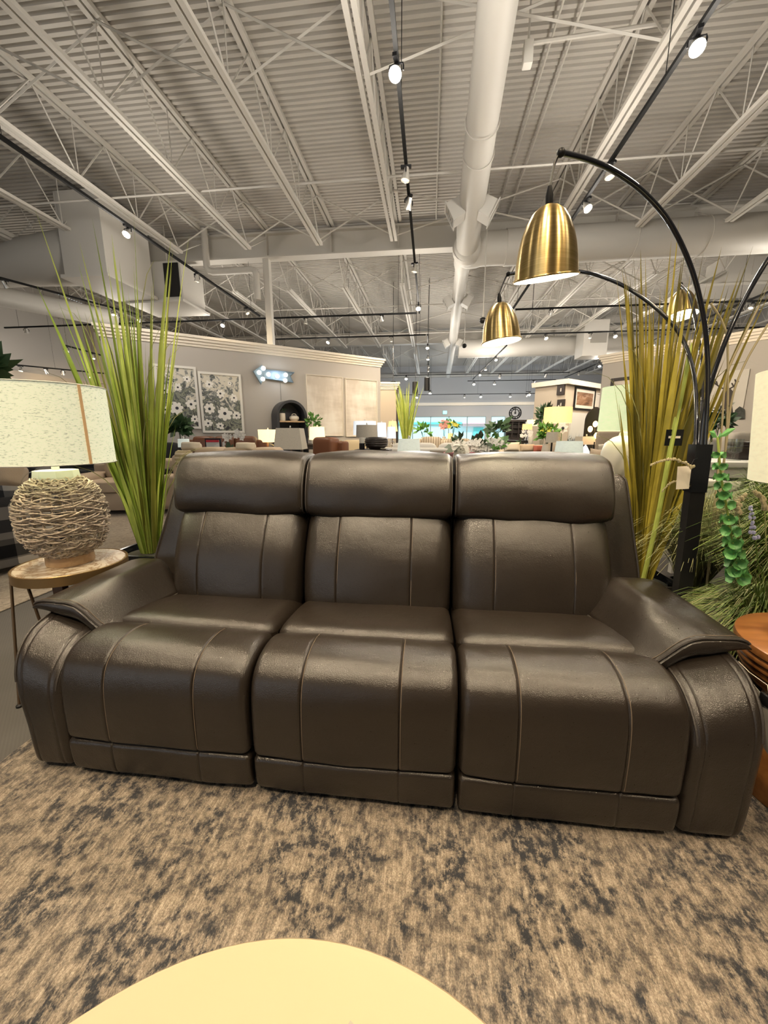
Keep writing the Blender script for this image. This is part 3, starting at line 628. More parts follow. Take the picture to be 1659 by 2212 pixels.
# ================================================================== LEATHER SOFA
def prof_offset(P, d):
    n = len(P); s = 1 if sgn_area(P) > 0 else -1; out = []
    for i in range(n):
        t = P[(i + 1) % n] - P[i - 1]; t = t.normalized() if t.length > 1e-9 else Vector((1, 0))
        nn = Vector((t.y, -t.x)) * s; out.append(P[i] - nn * d)
    return out
def cushion(ctrl, x0, x1, r, seams=(), crown=0.0, n=6, groove=0.0032, wob=0.0025, xmap=None, mid=12):
    P = smooth_closed([Vector(p) for p in ctrl], n)
    xs = set()
    for k in range(8):
        s = r * (1 - cos(pi / 2 * k / 7)); xs.add(round(x0 + s, 5)); xs.add(round(x1 - s, 5))
    for k in range(mid + 1): xs.add(round(x0 + r + (x1 - x0 - 2 * r) * k / mid, 5))
    for q in seams:
        for e in (-0.012, -0.006, -0.003, -0.0015, 0, 0.0015, 0.003, 0.006, 0.012): xs.add(round(q + e, 5))
    rings = []
    for x in sorted(xs):
        s = min(x - x0, x1 - x); d = r - sqrt(max(0, r * r - (r - s) ** 2)) if s < r else 0
        u = (x - x0) / (x1 - x0); d -= crown * (1 - (2 * u - 1) ** 2)
        for q in seams: d += groove * math.exp(-((x - q) / 0.0022) ** 2) - 0.0010 * math.exp(-((abs(x - q) - 0.010) / 0.008) ** 2)
        ring = []
        for p, o in zip(P, prof_offset(P, d)):
            w = wob * mnoise.noise(Vector((x * 7, o.x * 7, o.y * 7))) if wob else 0
            v = Vector((x, o.x + w, o.y + w)); ring.append(xmap(v) if xmap else v)
        rings.append(ring)
    return MB().rings(rings)
def stitch(ctrl, x, cond, d, r=0.0011, n=6):
    P = [p for p in prof_offset(smooth_closed([Vector(p) for p in ctrl], n), d)]
    # keep the longest run of visible points
    runs = []; cur = []
    L = len(P)
    st = next((i for i in range(L) if not cond(P[i])), 0)
    for k in range(L + 1):
        p = P[(st + k) % L]
        if cond(p): cur.append(p)
        else:
            if cur: runs.append(cur)
            cur = []
    if cur: runs.append(cur)
    run = max(runs, key=len)
    return MB().tube([(x, p.x, p.y) for p in run], r, 5)
sofa = thing('leather_sofa', (-0.22, 1.4, 0.012), 'large three-seat reclining sofa in dark brown-grey leather standing on the rug', 'sofa')
SEAT = [(1.58, 0.40), (1.50, 0.428), (1.38, 0.452), (1.27, 0.463), (1.205, 0.462), (1.176, 0.446), (1.172, 0.415), (1.185, 0.33), (1.45, 0.30), (1.58, 0.32)]
FOOT = [(1.178, 0.430), (1.160, 0.450), (1.115, 0.462), (1.06, 0.461), (1.012, 0.447), (0.972, 0.413), (0.952, 0.36), (0.944, 0.28), (0.943, 0.21), (0.944, 0.177), (0.949, 0.163), (0.962, 0.157), (1.0, 0.157), (1.10, 0.20), (1.19, 0.33)]
KICK = [(0.985, 0.1535), (0.962, 0.152), (0.950, 0.147), (0.945, 0.135), (0.945, 0.10), (0.948, 0.06), (0.955, 0.040), (0.975, 0.032), (1.08, 0.034), (1.09, 0.09), (1.07, 0.146)]
BACK = [(1.50, 0.37), (1.455, 0.385), (1.437, 0.43), (1.440, 0.50), (1.462, 0.60), (1.500, 0.69), (1.545, 0.765), (1.580, 0.800), (1.64, 0.81), (1.74, 0.78), (1.70, 0.60), (1.62, 0.42)]
HEAD = [(1.60, 0.776), (1.560, 0.780), (1.534, 0.802), (1.529, 0.845), (1.540, 0.905), (1.566, 0.965), (1.600, 1.008), (1.645, 1.027), (1.70, 1.031), (1.765, 1.026), (1.805, 0.995), (1.815, 0.90), (1.77, 0.80), (1.70, 0.775)]
seat_x = [(-1.148, -0.523), (-0.517, 0.097), (0.103, 0.700)]
back_x = [(-1.105, -0.524), (-0.516, 0.096), (0.106, 0.712)]
for (a, b), (c, d) in zip(seat_x, back_x):
    s1, s2 = a + (b - a) * 0.26, a + (b - a) * 0.73
    b1, b2 = c + (d - c) * 0.25, c + (d - c) * 0.735
    obj('seat_cushion', cushion(SEAT, a, b, 0.045, (), 0.010), 'leather', sofa)
    o = obj('footrest_pad', cushion(FOOT, a + 0.001, b - 0.001, 0.026, (s1, s2), 0.006), 'leather', sofa)
    for q in (s1, s2):
        obj('seam_stitching', stitch(FOOT, q + 0.005, lambda p: p.x < 1.15 and (p.y > 0.17) and p.x < 1.16 and not (p.x > 0.97 and p.y < 0.40), -0.0060), 'stitch', o)
    o = obj('kick_panel', cushion(KICK, a + 0.002, b - 0.002, 0.016, (s1, s2), 0.002, groove=0.002), 'leather', sofa)
    o = obj('back_cushion', cushion(BACK, c, d, 0.065, (b1, b2), 0.026, wob=0.004), 'leather', sofa)
    for q in (b1, b2):
        obj('seam_stitching', stitch(BACK, q + 0.005, lambda p: p.x < 1.60 and p.y > 0.40 and not (p.x > 1.46 and p.y < 0.5), -0.0195), 'stitch', o)
    o = obj('headrest', cushion(HEAD, c - 0.001, d + 0.001, 0.024, (), 0.016, wob=0.007), 'leather', sofa)
    for xe in (c + 0.004, d - 0.004): obj('piping', MB().tube([(xe, p.x, p.y) for p in prof_offset(smooth_closed([Vector(p) for p in HEAD], 6), 0.0105)], 0.0036, 6, closed=True), 'piping', o)
    obj('piping', MB().tube([(x, 1.557 + 0.010 * abs(2 * (x - c) / (d - c) - 1) ** 6, 0.781 + 0.012 * abs(2 * (x - c) / (d - c) - 1) ** 6) for x in [c + 0.01 + (d - c - 0.02) * i / 24 for i in range(25)]], 0.005, 6), 'piping', o)
ARM = [(0.985, 0.032), (0.962, 0.042), (0.955, 0.09), (0.954, 0.20), (0.955, 0.30), (0.966, 0.375), (0.992, 0.432), (1.035, 0.475), (1.09, 0.498), (1.17, 0.506), (1.35, 0.508), (1.60, 0.508), (1.80, 0.505), (1.87, 0.49), (1.885, 0.44), (1.885, 0.20), (1.88, 0.06), (1.85, 0.034), (1.5, 0.032), (1.2, 0.032), (1.08, 0.032), (1.02, 0.032)]
PAD_S = [(0, 0.536), (0.04, 0.544), (0.12, 0.548), (0.22, 0.548), (0.33, 0.546), (0.44, 0.542), (0.54, 0.533), (0.63, 0.515), (0.72, 0.490), (0.81, 0.465), (0.90, 0.448), (0.96, 0.440), (1, 0.434)]
def build_arm(inner, outer, flare, padout, sg):
    a, b = min(inner, outer), max(inner, outer)
    def xm(v):
        w = abs(v.x - inner) / abs(outer - inner); k = max(0, min(1, (v.z - 0.22) / 0.26)); k = k * k * (3 - 2 * k); return Vector((v.x + sg * flare * w * min(1, v.z / 0.5) ** 1.5, v.y, v.z - 0.068 * (1 - w) * k))
    arm = obj('arm', cushion(ARM, a, b, 0.028, (inner + sg * 0.034, outer - sg * 0.034), 0.003, groove=0.0016, xmap=xm, mid=8), 'leather', sofa)
    for q in (inner + sg * 0.017, outer - sg * 0.015):
        P = [p for p in prof_offset(smooth_closed([Vector(p) for p in ARM], 6), 0.0015 if abs(q - inner) > 0.03 else 0.003) if p.y > 0.33 and p.x < 1.4]
        obj('piping', MB().tube([xm(Vector((q, p.x, p.y))) for p in P if p.y > 0.33], 0.0042, 6), 'piping', arm)
    # padded armrest draped over the arm
    wdt = 0.272; rings = []; edge = []
    ys = [1.098, 1.101, 1.112, 1.13, 1.16, 1.20, 1.26, 1.33, 1.40, 1.46, 1.51, 1.545, 1.575, 1.60, 1.618, 1.630, 1.637, 1.640]
    for yi, yi_ in enumerate(ys):
        y = yi_; v = (y - ys[0]) / (ys[-1] - ys[0]); top = []; bot = []
        fr = min(1, (y - ys[0]) / 0.05); rr = min(1, (ys[-1] - y) / 0.10); rr = sqrt(max(0, 1 - (1 - rr) ** 2)); ff = sqrt(max(0, 1 - (1 - fr) ** 2))
        for s, z in PAD_S:
            y = ys[0] + (yi_ - ys[0]) * (1 - 0.30 * s * v)
            x = padout + (-sg) * wdt * s * (1 + 0.13 * min(1, v * 1.3))
            q_ = min(1, v / 0.35); bul = (0.078 * math.exp(-((s - 0.74) / 0.20) ** 2) + 0.022 * math.exp(-((s - 0.40) / 0.25) ** 2)) * (q_ * q_ * (3 - 2 * q_)) + 0.006 * v
            wr = -0.012 * math.exp(-((s - 0.30) / 0.10) ** 2 - ((y - 1.145) / 0.025) ** 2) + 0.004 * math.exp(-((s - 0.45) / 0.06) ** 2 - ((y - 1.15) / 0.03) ** 2)
            th = (0.020 + 0.050 * sin(pi * s) ** 0.6) * (0.34 + 0.66 * ff) * (0.2 + 0.8 * rr) + 0.02 * v * sin(pi * s)
            zt = z + (bul * ff + wr) * (0.3 + 0.7 * rr) - 0.085 * (1 - rr) - 0.008 * (1 - ff)
            yy = y + 0.012 * s * (1 - v) + 0.002 * mnoise.noise(Vector((x * 9, y * 9, 0)))
            top.append(Vector((x, yy, zt))); bot.append(Vector((x + sg * 0.006, yy + 0.004, zt - th)))
        rings.append(top + bot[::-1])
        if yi == 2: edge = [p + Vector((0, -0.006, 0.003)) for p in top]
    pad = obj('arm_pad', MB().rings(rings), 'leather', sofa, angle=60)
    obj('piping', MB().tube(smooth_open(edge, 4), 0.0042, 6), 'piping', pad)
    obj('seam_stitching', MB().tube(smooth_open([p + Vector((0, 0.014, 0.0025)) for p in edge], 4), 0.0010, 5), 'stitch', pad)
    inn = [r[12] for r in rings[2:-3]]; obj('piping', MB().tube(smooth_open([p + Vector((0, 0, -0.002)) for p in inn], 4), 0.0038, 6), 'piping', pad)
build_arm(-1.150, -1.300, 0.042, -1.362, -1)
build_arm(0.702, 0.880, 0.008, 0.912, 1)
def wing(x_in, ox, sg):
    rings = []
    for z, out, yf, t in ((0.40, ox[0], 1.56, 0), (0.55, ox[0], 1.605, 0), (0.70, ox[0] + (ox[1] - ox[0]) * 0.4, 1.64, 0), (0.85, ox[0] + (ox[1] - ox[0]) * 0.78, 1.675, 0), (0.925, ox[1], 1.695, 0.0), (0.945, ox[1], 1.70, 0.010), (0.955, ox[1], 1.705, 0.026), (0.957, ox[1], 1.71, 0.05)):
        a, b, c, d = x_in + sg * t * 0.3, out - sg * t, yf + t, 1.86 - t; r = 0.022 * (1 if t < 0.02 else 0.6); ring = []
        for (cx, cy, a0) in ((b - sg * r, c + r, -90), (b - sg * r, d - r, 0), (a + sg * r, d - r, 90), (a + sg * r, c + r, 180)):
            for k in range(5):
                th = radians(a0 + 90 * k / 4); ring.append(Vector((cx + sg * r * cos(th), cy + r * sin(th), z)))
        rings.append(ring)
    o = obj('wing', MB().rings(rings), 'leather', sofa, angle=50)
    obj('piping', MB().tube(smooth_open([r[2] + Vector((0, -0.001, 0)) for r in rings[:6]], 4), 0.004, 6), 'piping', o)
wing(-1.06, (-1.288, -1.185), -1); wing(0.68, (0.872, 0.822), 1)
bs = MB()
bs.rings([[Vector((x, y + (z - 0.1) * 0.10, z)) for x, y in ((-1.20, 1.70), (0.80, 1.70), (0.80, 1.83), (-1.20, 1.83))] for z in (0.08, 0.5, 0.94)])
obj('back_shell', bs, 'leather', sofa, smooth=False)
obj('base_frame', MB().box((-1.25, 1.03, 0.04), (0.84, 1.80, 0.30)).box((-1.25, 1.02, 0.028), (0.84, 1.80, 0.05)), 'black_base', sofa, smooth=False)
for x in (-1.20, 0.78):
    for y in (1.05, 1.78): obj('foot', MB().rbox((x - 0.03, y - 0.03, 0.012), (x + 0.03, y + 0.03, 0.045), 0.005), 'black_base', sofa)
def atX(px, py, X): d = ray(px, py); return CAMP + d * (X / d.x)
pt = thing('hang_tag', (0.90, 1.0, 0.3), 'white hang tag with a black clip hanging on the right arm of the leather sofa', 'tag')
a = atX(1636, 1488, 0.898); c = atX(1643, 1608, 0.900)
obj('card', MB().add([(0.897, 0.975, a.z - 0.02), (0.903, 1.06, a.z), (0.908, 1.06, c.z + 0.015), (0.902, 0.975, c.z - 0.01), (0.8985, 0.975, a.z - 0.02), (0.9045, 1.06, a.z), (0.9095, 1.06, c.z + 0.015), (0.9035, 0.975, c.z - 0.01)],
    [(0, 1, 2, 3), (7, 6, 5, 4), (0, 4, 5, 1), (1, 5, 6, 2), (2, 6, 7, 3), (3, 7, 4, 0)]), 'paper_grey', pt, smooth=False)
obj('clip', MB().rbox((0.897, 0.985, a.z - 0.03), (0.907, 1.03, a.z), 0.003), 'black', pt)
obj('loop', MB().tube([(0.90, 1.0, a.z - 0.01), (0.904, 1.02, a.z + 0.025), (0.888, 1.06, a.z + 0.035), (0.880, 1.09, 0.49)], 0.0012, 5), 'paper', pt)

# ================================================================== COFFEE TABLE, SIDE TABLE, WOVEN LAMP, DRUM TABLE
ct = thing('coffee_table', (-0.121, -0.034, 0.012), 'round cream lacquered coffee table in the foreground on the rug', 'coffee table')
obj('table_top', MB().lathe([(0.0, 0.425), (0.405, 0.425), (0.417, 0.430), (0.420, 0.437), (0.419, 0.445), (0.415, 0.45), (0.0, 0.45)], 96, (-0.121, -0.034, 0)), 'cream', ct)
obj('pedestal', MB().lathe([(0.27, 0.012), (0.27, 0.03), (0.16, 0.08), (0.13, 0.25), (0.17, 0.38), (0.25, 0.426)], 48, (-0.121, -0.034, 0)), 'cream', ct)
lb = thing('table_sticker', (-0.08, 0.25, 0.451), 'small beige price sticker lying on the cream coffee table', 'sticker')
p = atZ(757, 2203, 0.4505); obj('card', MB().box((p.x, p.y - 0.07, 0.4502), (p.x + 0.09, p.y - 0.0005, 0.4510), Matrix.Translation(p) @ Matrix.Rotation(radians(-26), 4, 'Z') @ Matrix.Translation(-p)), 'paper_grey', lb, smooth=False)

TC = Vector((-1.60, 1.49, 0.55))
st = thing('side_table', (TC.x, TC.y, 0), 'small round side table with cream marble top and bronze rim left of the leather sofa', 'side table')
obj('marble_top', MB().lathe([(0, 0.535), (0.198, 0.535), (0.203, 0.545), (0.200, 0.55), (0, 0.55)], 64, (TC.x, TC.y, 0)), 'marble', st)
obj('rim', MB().lathe([(0.204, 0.508), (0.212, 0.508), (0.212, 0.549), (0.208, 0.551), (0.2035, 0.546), (0.2035, 0.530), (0.0, 0.528), (0.0, 0.522), (0.204, 0.520)], 64, (TC.x, TC.y, 0), cap=False), 'bronze', st)
f1 = atZ(42, 1525, 0.004); t1 = Vector((TC.x - 0.15, TC.y - 0.145, 0.515))
for q, b_ in ((t1, f1), (Vector((TC.x - 0.13, TC.y + 0.15, 0.515)), Vector((TC.x - 0.16, TC.y + 0.16, 0.004))), (Vector((TC.x + 0.18, TC.y + 0.05, 0.515)), Vector((TC.x + 0.17, TC.y + 0.06, 0.004))), (Vector((TC.x - 0.02, TC.y - 0.19, 0.515)), Vector((TC.x + 0.04, TC.y - 0.17, 0.004)))):
    l = obj('leg', MB().tube([q, b_], 0.0055, 8), 'bronze_leg', st); obj('foot', MB().lathe([(0.012, 0), (0.012, 0.008), (0.006, 0.012)], 12, (b_.x, b_.y, 0.0)), 'black', l)
obj('bracket', MB().rbox((TC.x + 0.055, TC.y - 0.16, 0.46), (TC.x + 0.105, TC.y - 0.13, 0.522), 0.004), 'brown_wood', st)

lp = thing('woven_lamp', (TC.x, TC.y, 0.55), 'round rope-woven table lamp with speckled linen drum shade on the marble side table', 'table lamp')
LC = Vector((TC.x - 0.005, TC.y, 0.762)); RA, RB = 0.162, 0.180
obj('base_ring', MB().lathe([(0.0, 0.551), (0.088, 0.551), (0.090, 0.56), (0.088, 0.592), (0.0, 0.592)], 40, (LC.x, LC.y, 0)), 'rope_wood', lp)
ribs = MB()
for k in range(26):
    th = 2 * pi * k / 26
    ribs.tube([LC + Vector((RA * 0.965 * cos(f) ** 0.72 * cos(th), RA * 0.965 * cos(f) ** 0.72 * sin(th), RB * sin(f))) for f in [radians(-68 + 138 * i / 12) for i in range(13)]], 0.0032, 5)
obj('rib', ribs, 'rope', lp, kind='stuff')
wv = MB(); rnd = random.Random(3)
for i in range(25):
    f0 = radians(-70 + 142 * i / 24)
    for s in range(2):
        ph = rnd.random() * 6.28; sl = rnd.uniform(-0.05, 0.05); pts = []
        for k in range(66):
            th = 2 * pi * k / 66; f = f0 + 0.03 * sin(3 * th + ph) + 0.028 * sin(7 * th + ph * 2 + s) + sl * sin(th + ph)
            r = 1 + 0.042 * sin(13 * th + pi * i + pi * s) + 0.014 * sin(29 * th + ph)
            pts.append(LC + Vector((RA * r * cos(f) ** 0.72 * cos(th), RA * r * cos(f) ** 0.72 * sin(th), RB * r * sin(f))))
        wv.tube(pts, 0.0026 if s else 0.0031, 5, closed=True)
for i in range(110):
    th = rnd.random() * 6.28; f = radians(rnd.uniform(-58, 60)); ln = rnd.uniform(0.35, 0.8); sl = rnd.uniform(-0.26, 0.26)
    wv.tube([LC + Vector((RA * r * cos(f + sl * (q - .5)) ** 0.72 * cos(th + ln * q), RA * r * cos(f + sl * (q - .5)) ** 0.72 * sin(th + ln * q), RB * r * sin(f + sl * (q - .5)))) for q, r in ((0, .98), (.25, 1.04), (.5, 1.055), (.75, 1.04), (1, .98))], 0.0032, 5)
obj('rope_weave', wv, 'rope', lp, kind='stuff')
obj('neck_plate', MB().lathe([(0.0, 0.925), (0.080, 0.925), (0.082, 0.938), (0.078, 0.966), (0.0, 0.968)], 8, (LC.x, LC.y, 0)), 'white_metal', lp, smooth=False)
obj('stem', MB().lathe([(0.014, 0.96), (0.014, 1.06), (0.02, 1.062), (0.02, 1.10), (0.0, 1.10)], 16, (LC.x, LC.y, 0)), 'white_metal', lp)
SR, SZ0, SZ1 = 0.217, 0.998, 1.312
sh = obj('lamp_shade', MB().lathe([(SR + 0.004, SZ0), (SR, SZ1), (SR - 0.003, SZ1), (SR + 0.001, SZ0), (SR + 0.004, SZ0)], 72, (LC.x, LC.y, 0), cap=False), 'linen', lp)
for z, r in ((SZ0, SR + 0.0045), (SZ1, SR + 0.001)): obj('trim_ring', MB().tube([(LC.x + r * cos(t), LC.y + r * sin(t), z) for t in [2 * pi * i / 72 for i in range(72)]], 0.0028, 6, closed=True), 'white_metal', sh)
d = ray(181, 915); best = min((i / 2000 for i in range(1500, 3600)), key=lambda t: abs((Vector((CAMP + d * t).xy) - LC.xy).length - SR) + (0 if t < 2.4 else 9) + (0.5 if (CAMP + d * t - LC).xy.dot(d.xy) > 0 else 0))
q = CAMP + d * best; ang = atan2(q.y - LC.y, q.x - LC.x)
sm = MB()
for dz in (0,): sm.rings([[Vector((LC.x + (SR + o) * cos(ang + e), LC.y + (SR + o) * sin(ang + e), z)) for o, e in ((0.003 + g, -0.024), (0.003 + g, 0.024), (0.0055 + g, 0.024), (0.0055 + g, -0.024))] for z, g in ((SZ0, 0.003), (SZ1, -0.001))])
obj('shade_seam', sm, 'linen_seam', sh, smooth=False)
obj('spider', MB().tube([(LC.x - SR, LC.y, SZ0 + 0.03), (LC.x + SR, LC.y, SZ0 + 0.03)], 0.002, 5).tube([(LC.x, LC.y - SR, SZ0 + 0.03), (LC.x, LC.y + SR, SZ0 + 0.03)], 0.002, 5), 'white_metal', lp)
point((LC.x, LC.y, 1.14), 3, (1.0, 0.92, 0.70), 0.04)
obj('cord', MB().tube(smooth_open([(LC.x - 0.07, LC.y - 0.02, 0.955), (LC.x - 0.10, LC.y - 0.03, 0.955), (LC.x - 0.15, LC.y - 0.03, 0.90), (LC.x - 0.185, LC.y - 0.02, 0.75), (LC.x - 0.19, LC.y + 0.05, 0.60), (LC.x - 0.17, LC.y + 0.12, 0.553)], 5), 0.0022, 5), 'clear', lp)

DC = Vector((1.231, 1.16, 0))
dt = thing('drum_table', (DC.x, DC.y, 0.012), 'round orange-brown wooden drum table with ringed edge right of the leather sofa', 'side table')
obj('table_top', MB().lathe([(0, 0.474), (0.252, 0.474), (0.258, 0.478), (0.2595, 0.488), (0.257, 0.499), (0.252, 0.501), (0, 0.501)], 72, (DC.x, DC.y, 0)), 'drum_wood', dt)
for k in range(5):
    z1 = 0.472 - k * 0.023; r = (0.2545, 0.248, 0.239, 0.227, 0.212)[k]
    obj('ring', MB().lathe([(r - 0.03, z1 - 0.0235), (r - 0.008, z1 - 0.0235), (r, z1 - 0.018), (r + 0.002, z1 - 0.011), (r, z1 - 0.005), (r - 0.006, z1), (r - 0.03, z1)], 60, (DC.x, DC.y, 0)), 'drum_wood', dt)
obj('pedestal', MB().lathe([(0.205, 0.013), (0.208, 0.03), (0.205, 0.10), (0.190, 0.18), (0.168, 0.25), (0.160, 0.30), (0.172, 0.34), (0.20, 0.362)], 60, (DC.x, DC.y, 0)), 'drum_wood', dt)
cl = thing('cream_drum_lamp', (1.20, 1.25, 0.501), 'table lamp with tall cream drum shade at right edge on the wooden drum table', 'table lamp')
cx_, cy_ = 1.20, 1.25
obj('base', MB().lathe([(0.0, 0.502), (0.075, 0.502), (0.075, 0.52), (0.05, 0.56), (0.07, 0.68), (0.05, 0.82), (0.02, 0.88), (0.012, 0.90), (0.012, 1.0), (0, 1.0)], 32, (cx_, cy_, 0)), 'ceramic', cl)
obj('lamp_shade', MB().lathe([(0.215, 0.978), (0.240, 1.300), (0.237, 1.300), (0.212, 0.978), (0.215, 0.978)], 64, (cx_, cy_, 0), cap=False), 'cream_shade', cl)
# ================================================================== TRACK LIGHTING
def head_proto(lit, tilt, x):
    r = thing('track_spotlight', (x, -6.5, 4.08), 'spotlight', 'track light')
    b = Vector((x, -6.5, 4.08)); R_ = Matrix.Translation(b + Vector((0, 0, -0.085))) @ Matrix.Rotation(tilt, 4, 'X')
    obj('adapter', MB().box((x - 0.018, -6.56, 4.055), (x + 0.018, -6.44, 4.082)), 'black', r, smooth=False)
    obj('yoke', MB().tube([b + Vector(q) for q in ((0, 0, -0.02), (0, 0, -0.035), (0.055, 0, -0.04), (0.06, 0, -0.06), (0.058, 0, -0.09))], 0.007, 6).tube([b + Vector(q) for q in ((0, 0, -0.035), (-0.055, 0, -0.04), (-0.06, 0, -0.06), (-0.058, 0, -0.09))], 0.007, 6), 'black', r, kind='stuff')
    obj('reflector', MB().lathe([(0.0, 0.068), (0.026, 0.066), (0.030, 0.03), (0.036, 0.0), (0.050, -0.045), (0.052, -0.062), (0.048, -0.062), (0.046, -0.05)], 18, (0, 0, 0), R_, cap=False), 'silver', r)
    obj('lamp_face', MB().lathe([(0.0, -0.058), (0.030, -0.056), (0.047, -0.050)], 18, (0, 0, 0), R_, cap=False), 'lit' if lit else 'unlit', r)
    return r
PROTO = {}
NORD = ['nearest', 'second', 'third', 'fourth', 'fifth', 'sixth', 'seventh', 'eighth', 'ninth', 'tenth', 'eleventh', 'twelfth']
TRACKN = [0]
def track(name, pts, heads, where, group, z=4.1, x_fix=None, y_fix=None, hang=True, glow=1.0, s=1.0, glow_col=SOFTWARM):
    """pts: corners of the run; heads: (px, py, lit) in the order they lie along the run"""
    P = [Vector(p) for p in pts]
    T = thing('lighting_track', P[0], where[0].upper() and ('black lighting track ' + where), 'lighting track')
    for a, b in zip(P[:-1], P[1:]):
        d = (b - a).normalized(); n = Vector((-d.y, d.x, 0)) * 0.018; u = Vector((0, 0, 0.018))
        obj('rail', MB().add([a - n - u, b - n - u, b + n - u, b + n + u, a - n + u, b - n + u, a + n - u, a + n + u], [(0, 1, 2, 6), (4, 5, 3, 7), (0, 1, 5, 4), (6, 2, 3, 7), (0, 6, 7, 4), (1, 2, 3, 5)]), 'rail', T, smooth=False)
        if hang:
            m = (a + b) / 2
            for q in (a.lerp(b, 0.04), m, a.lerp(b, 0.96)): obj('hanger', MB().tube([q + Vector((0, 0, 0.015)), (q.x, q.y, 5.79)], 0.004, 4), 'rail', T)
    for i, (px, py, lit) in enumerate(heads):
        p = atZ(px, py, z - 0.11)
        # snap onto the run
        best = None
        for a, b in zip(P[:-1], P[1:]):
            t = max(0, min(1, (p - a).xy.dot((b - a).xy) / (b - a).xy.length_squared)); q = a.lerp(b, t)
            if best is None or (q - p).length < (best - p).length: best = q
        key = (lit, i % 2)
        if key not in PROTO: PROTO[key] = h = head_proto(lit, radians((-38, -14)[i % 2] if lit else (30, -8)[i % 2]), 20)
        else: h = copy_tree(PROTO[key])
        h.location = (best.x, best.y, z - 0.018); h.scale = (s, s, s)
        h.rotation_euler.z = random.uniform(-0.5, 0.5) if lit else random.uniform(-2.2, 2.2)
        h['label'] = '%s %s track spotlight %s' % (NORD[i], 'lit' if lit else 'unlit', where); h['group'] = group
        if lit and glow:
            point((best.x, best.y, z - 0.32), FILL_W * glow, glow_col, 0.22)  # omni fill added below the head, apart from its own beam
            if best.y < 16: spot((best.x, best.y, z - 0.2), (best.x * 0.7, best.y - 1.0, 0), LAMP_W, 85)
        elif glow and not lit: spot((best.x, best.y, z - 0.2), (best.x + 0.1, best.y + 3.2, 1.0), LAMP_W * 1.9, 100)   # turned away from the camera, washing the wall beyond
track('a', [(-0.34, -2, 4.1), (-0.34, 10.52, 4.1)], [(840, 158, 1), (880, 378, 0), (880, 442, 0), (900, 580, 0), (908, 664, 1)], 'on the centre ceiling run left of the spiral duct', 'spotlights on the centre track')
track('b', [(-0.40, 10.52, 4.1), (-12.2, 10.52, 4.1)], [(825, 690, 0), (660, 694, 0), (490, 705, 1), (48, 713, 0)], 'crossing left above the grey partition', 'spotlights on the left cross track')
track('c', [(-4.44, -2, 4.1), (-4.44, 10.3, 4.1)], [(270, 503, 1), (428, 602, 0), (537, 673, 0)], 'on the long run down the left ceiling', 'spotlights on the left track')
track('d', [tuple(atZ(-60, 584, 4.1)), tuple(atZ(300, 680, 4.1))], [(13, 615, 0), (197, 688, 1), (203, 712, 1)], 'beside the round duct at far left', 'spotlights on the far left track', glow=0.18)
track('e', [(1.93, -2, 4.1), (1.93, 10.45, 4.1)], [(1497, 100, 1), (1322, 372, 0), (1272, 446, 1)], 'on the right ceiling run behind the brass arc lamp', 'spotlights on the right track')
track('f', [(2.0, 10.52, 4.1), (12.0, 10.52, 4.1)], [(1187, 680, 0), (1395, 668, 0), (1640, 655, 0)], 'crossing right behind the arc lamp arms', 'spotlights on the right cross track')
track('g', [(-5.0, 12.75, 4.1), (-0.2, 12.75, 4.1)], [(710, 738, 1), (846, 736, 0)], 'crossing behind the end of the grey partition', 'spotlights on the second left cross track')
track('h', [(-0.15, 12.75, 4.1), (-0.15, 24, 4.1)], [(923, 750, 1), (924, 774, 1), (925, 792, 0), (925, 800, 0)], 'running away below the spiral duct', 'spotlights on the far centre track')
track('i', [(2.6, 13.0, 4.1), (12.0, 13.0, 4.1)], [(1170, 736, 1), (1265, 732, 0), (1320, 729, 1)], 'crossing right above the right partition', 'spotlights on the second right cross track')
track('j', [(2.55, 14.5, 4.1), (2.3, 23, 4.1)], [(1058, 776, 1), (1047, 797, 1), (1034, 809, 1)], 'running away behind the lower brass shade', 'spotlights on the far right centre track')
track('k', [(6.9, 7.8, 4.0), (6.9, 22, 4.0)], [(1612, 628, 1), (1365, 744, 1), (1265, 790, 1), (1232, 808, 0)], 'slanting away above the small rear partition', 'spotlights on the far right track', z=4.0)
def row(y, z, x0, x1, heads, where, group): track('r', [tuple(atY(x0, 0, y).xy) + (z,), tuple(atY(x1, 0, y).xy) + (z,)], heads, where, group, z=z, glow=False)
def rowY(pyr, px0, px1, Y, heads, where, group):
    a = atY(px0, pyr, Y); b = atY(px1, pyr, Y); z = a.z
    track('r', [(a.x, Y, z), (b.x, Y, z)], heads, where, group, z=z, glow=0.55, s=1.3, glow_col=(0.88, 0.95, 1.0))  # cool omni fill added to lift and blue the far ceiling
rowY(811, 850, 1230, 20.5, [(879, 819, 1), (1076, 815, 0), (1170, 815, 0)], 'on the first far row above the shop window', 'spotlights on the first far row')
rowY(823, 1010, 1200, 22.5, [(1018, 834, 1), (1064, 830, 1), (1148, 828, 0), (1179, 833, 1)], 'on the second far row above the shop window', 'spotlights on the second far row')
rowY(853, 870, 1200, 26.0, [(902, 860, 1), (1002, 857, 0), (1033, 859, 1), (1092, 859, 1), (1130, 857, 0), (1157, 859, 1)], 'on the lowest far row above the shop window', 'spotlights on the third far row')
rowY(843, 928, 931, 25.0, [(928, 844, 1), (930, 852, 1)], 'in the tiny pair above the tall grass far off', 'spotlights on the short far row')
rowY(846, 1136, 1147, 24.0, [(1144, 850, 1)], 'in the single far spot left of the small rear partition', 'spotlights on the short far row')
lw = [tuple(atZ(-40, 781, 3.05)), tuple(atZ(250, 809, 3.05))]
track('w', lw, [(37, 780, 1), (62, 785, 1), (117, 793, 0), (155, 797, 0), (180, 801, 0), (205, 806, 0)], 'low along the left wall above the linen lamp', 'spotlights low on the left wall', z=3.05, glow=0.15)
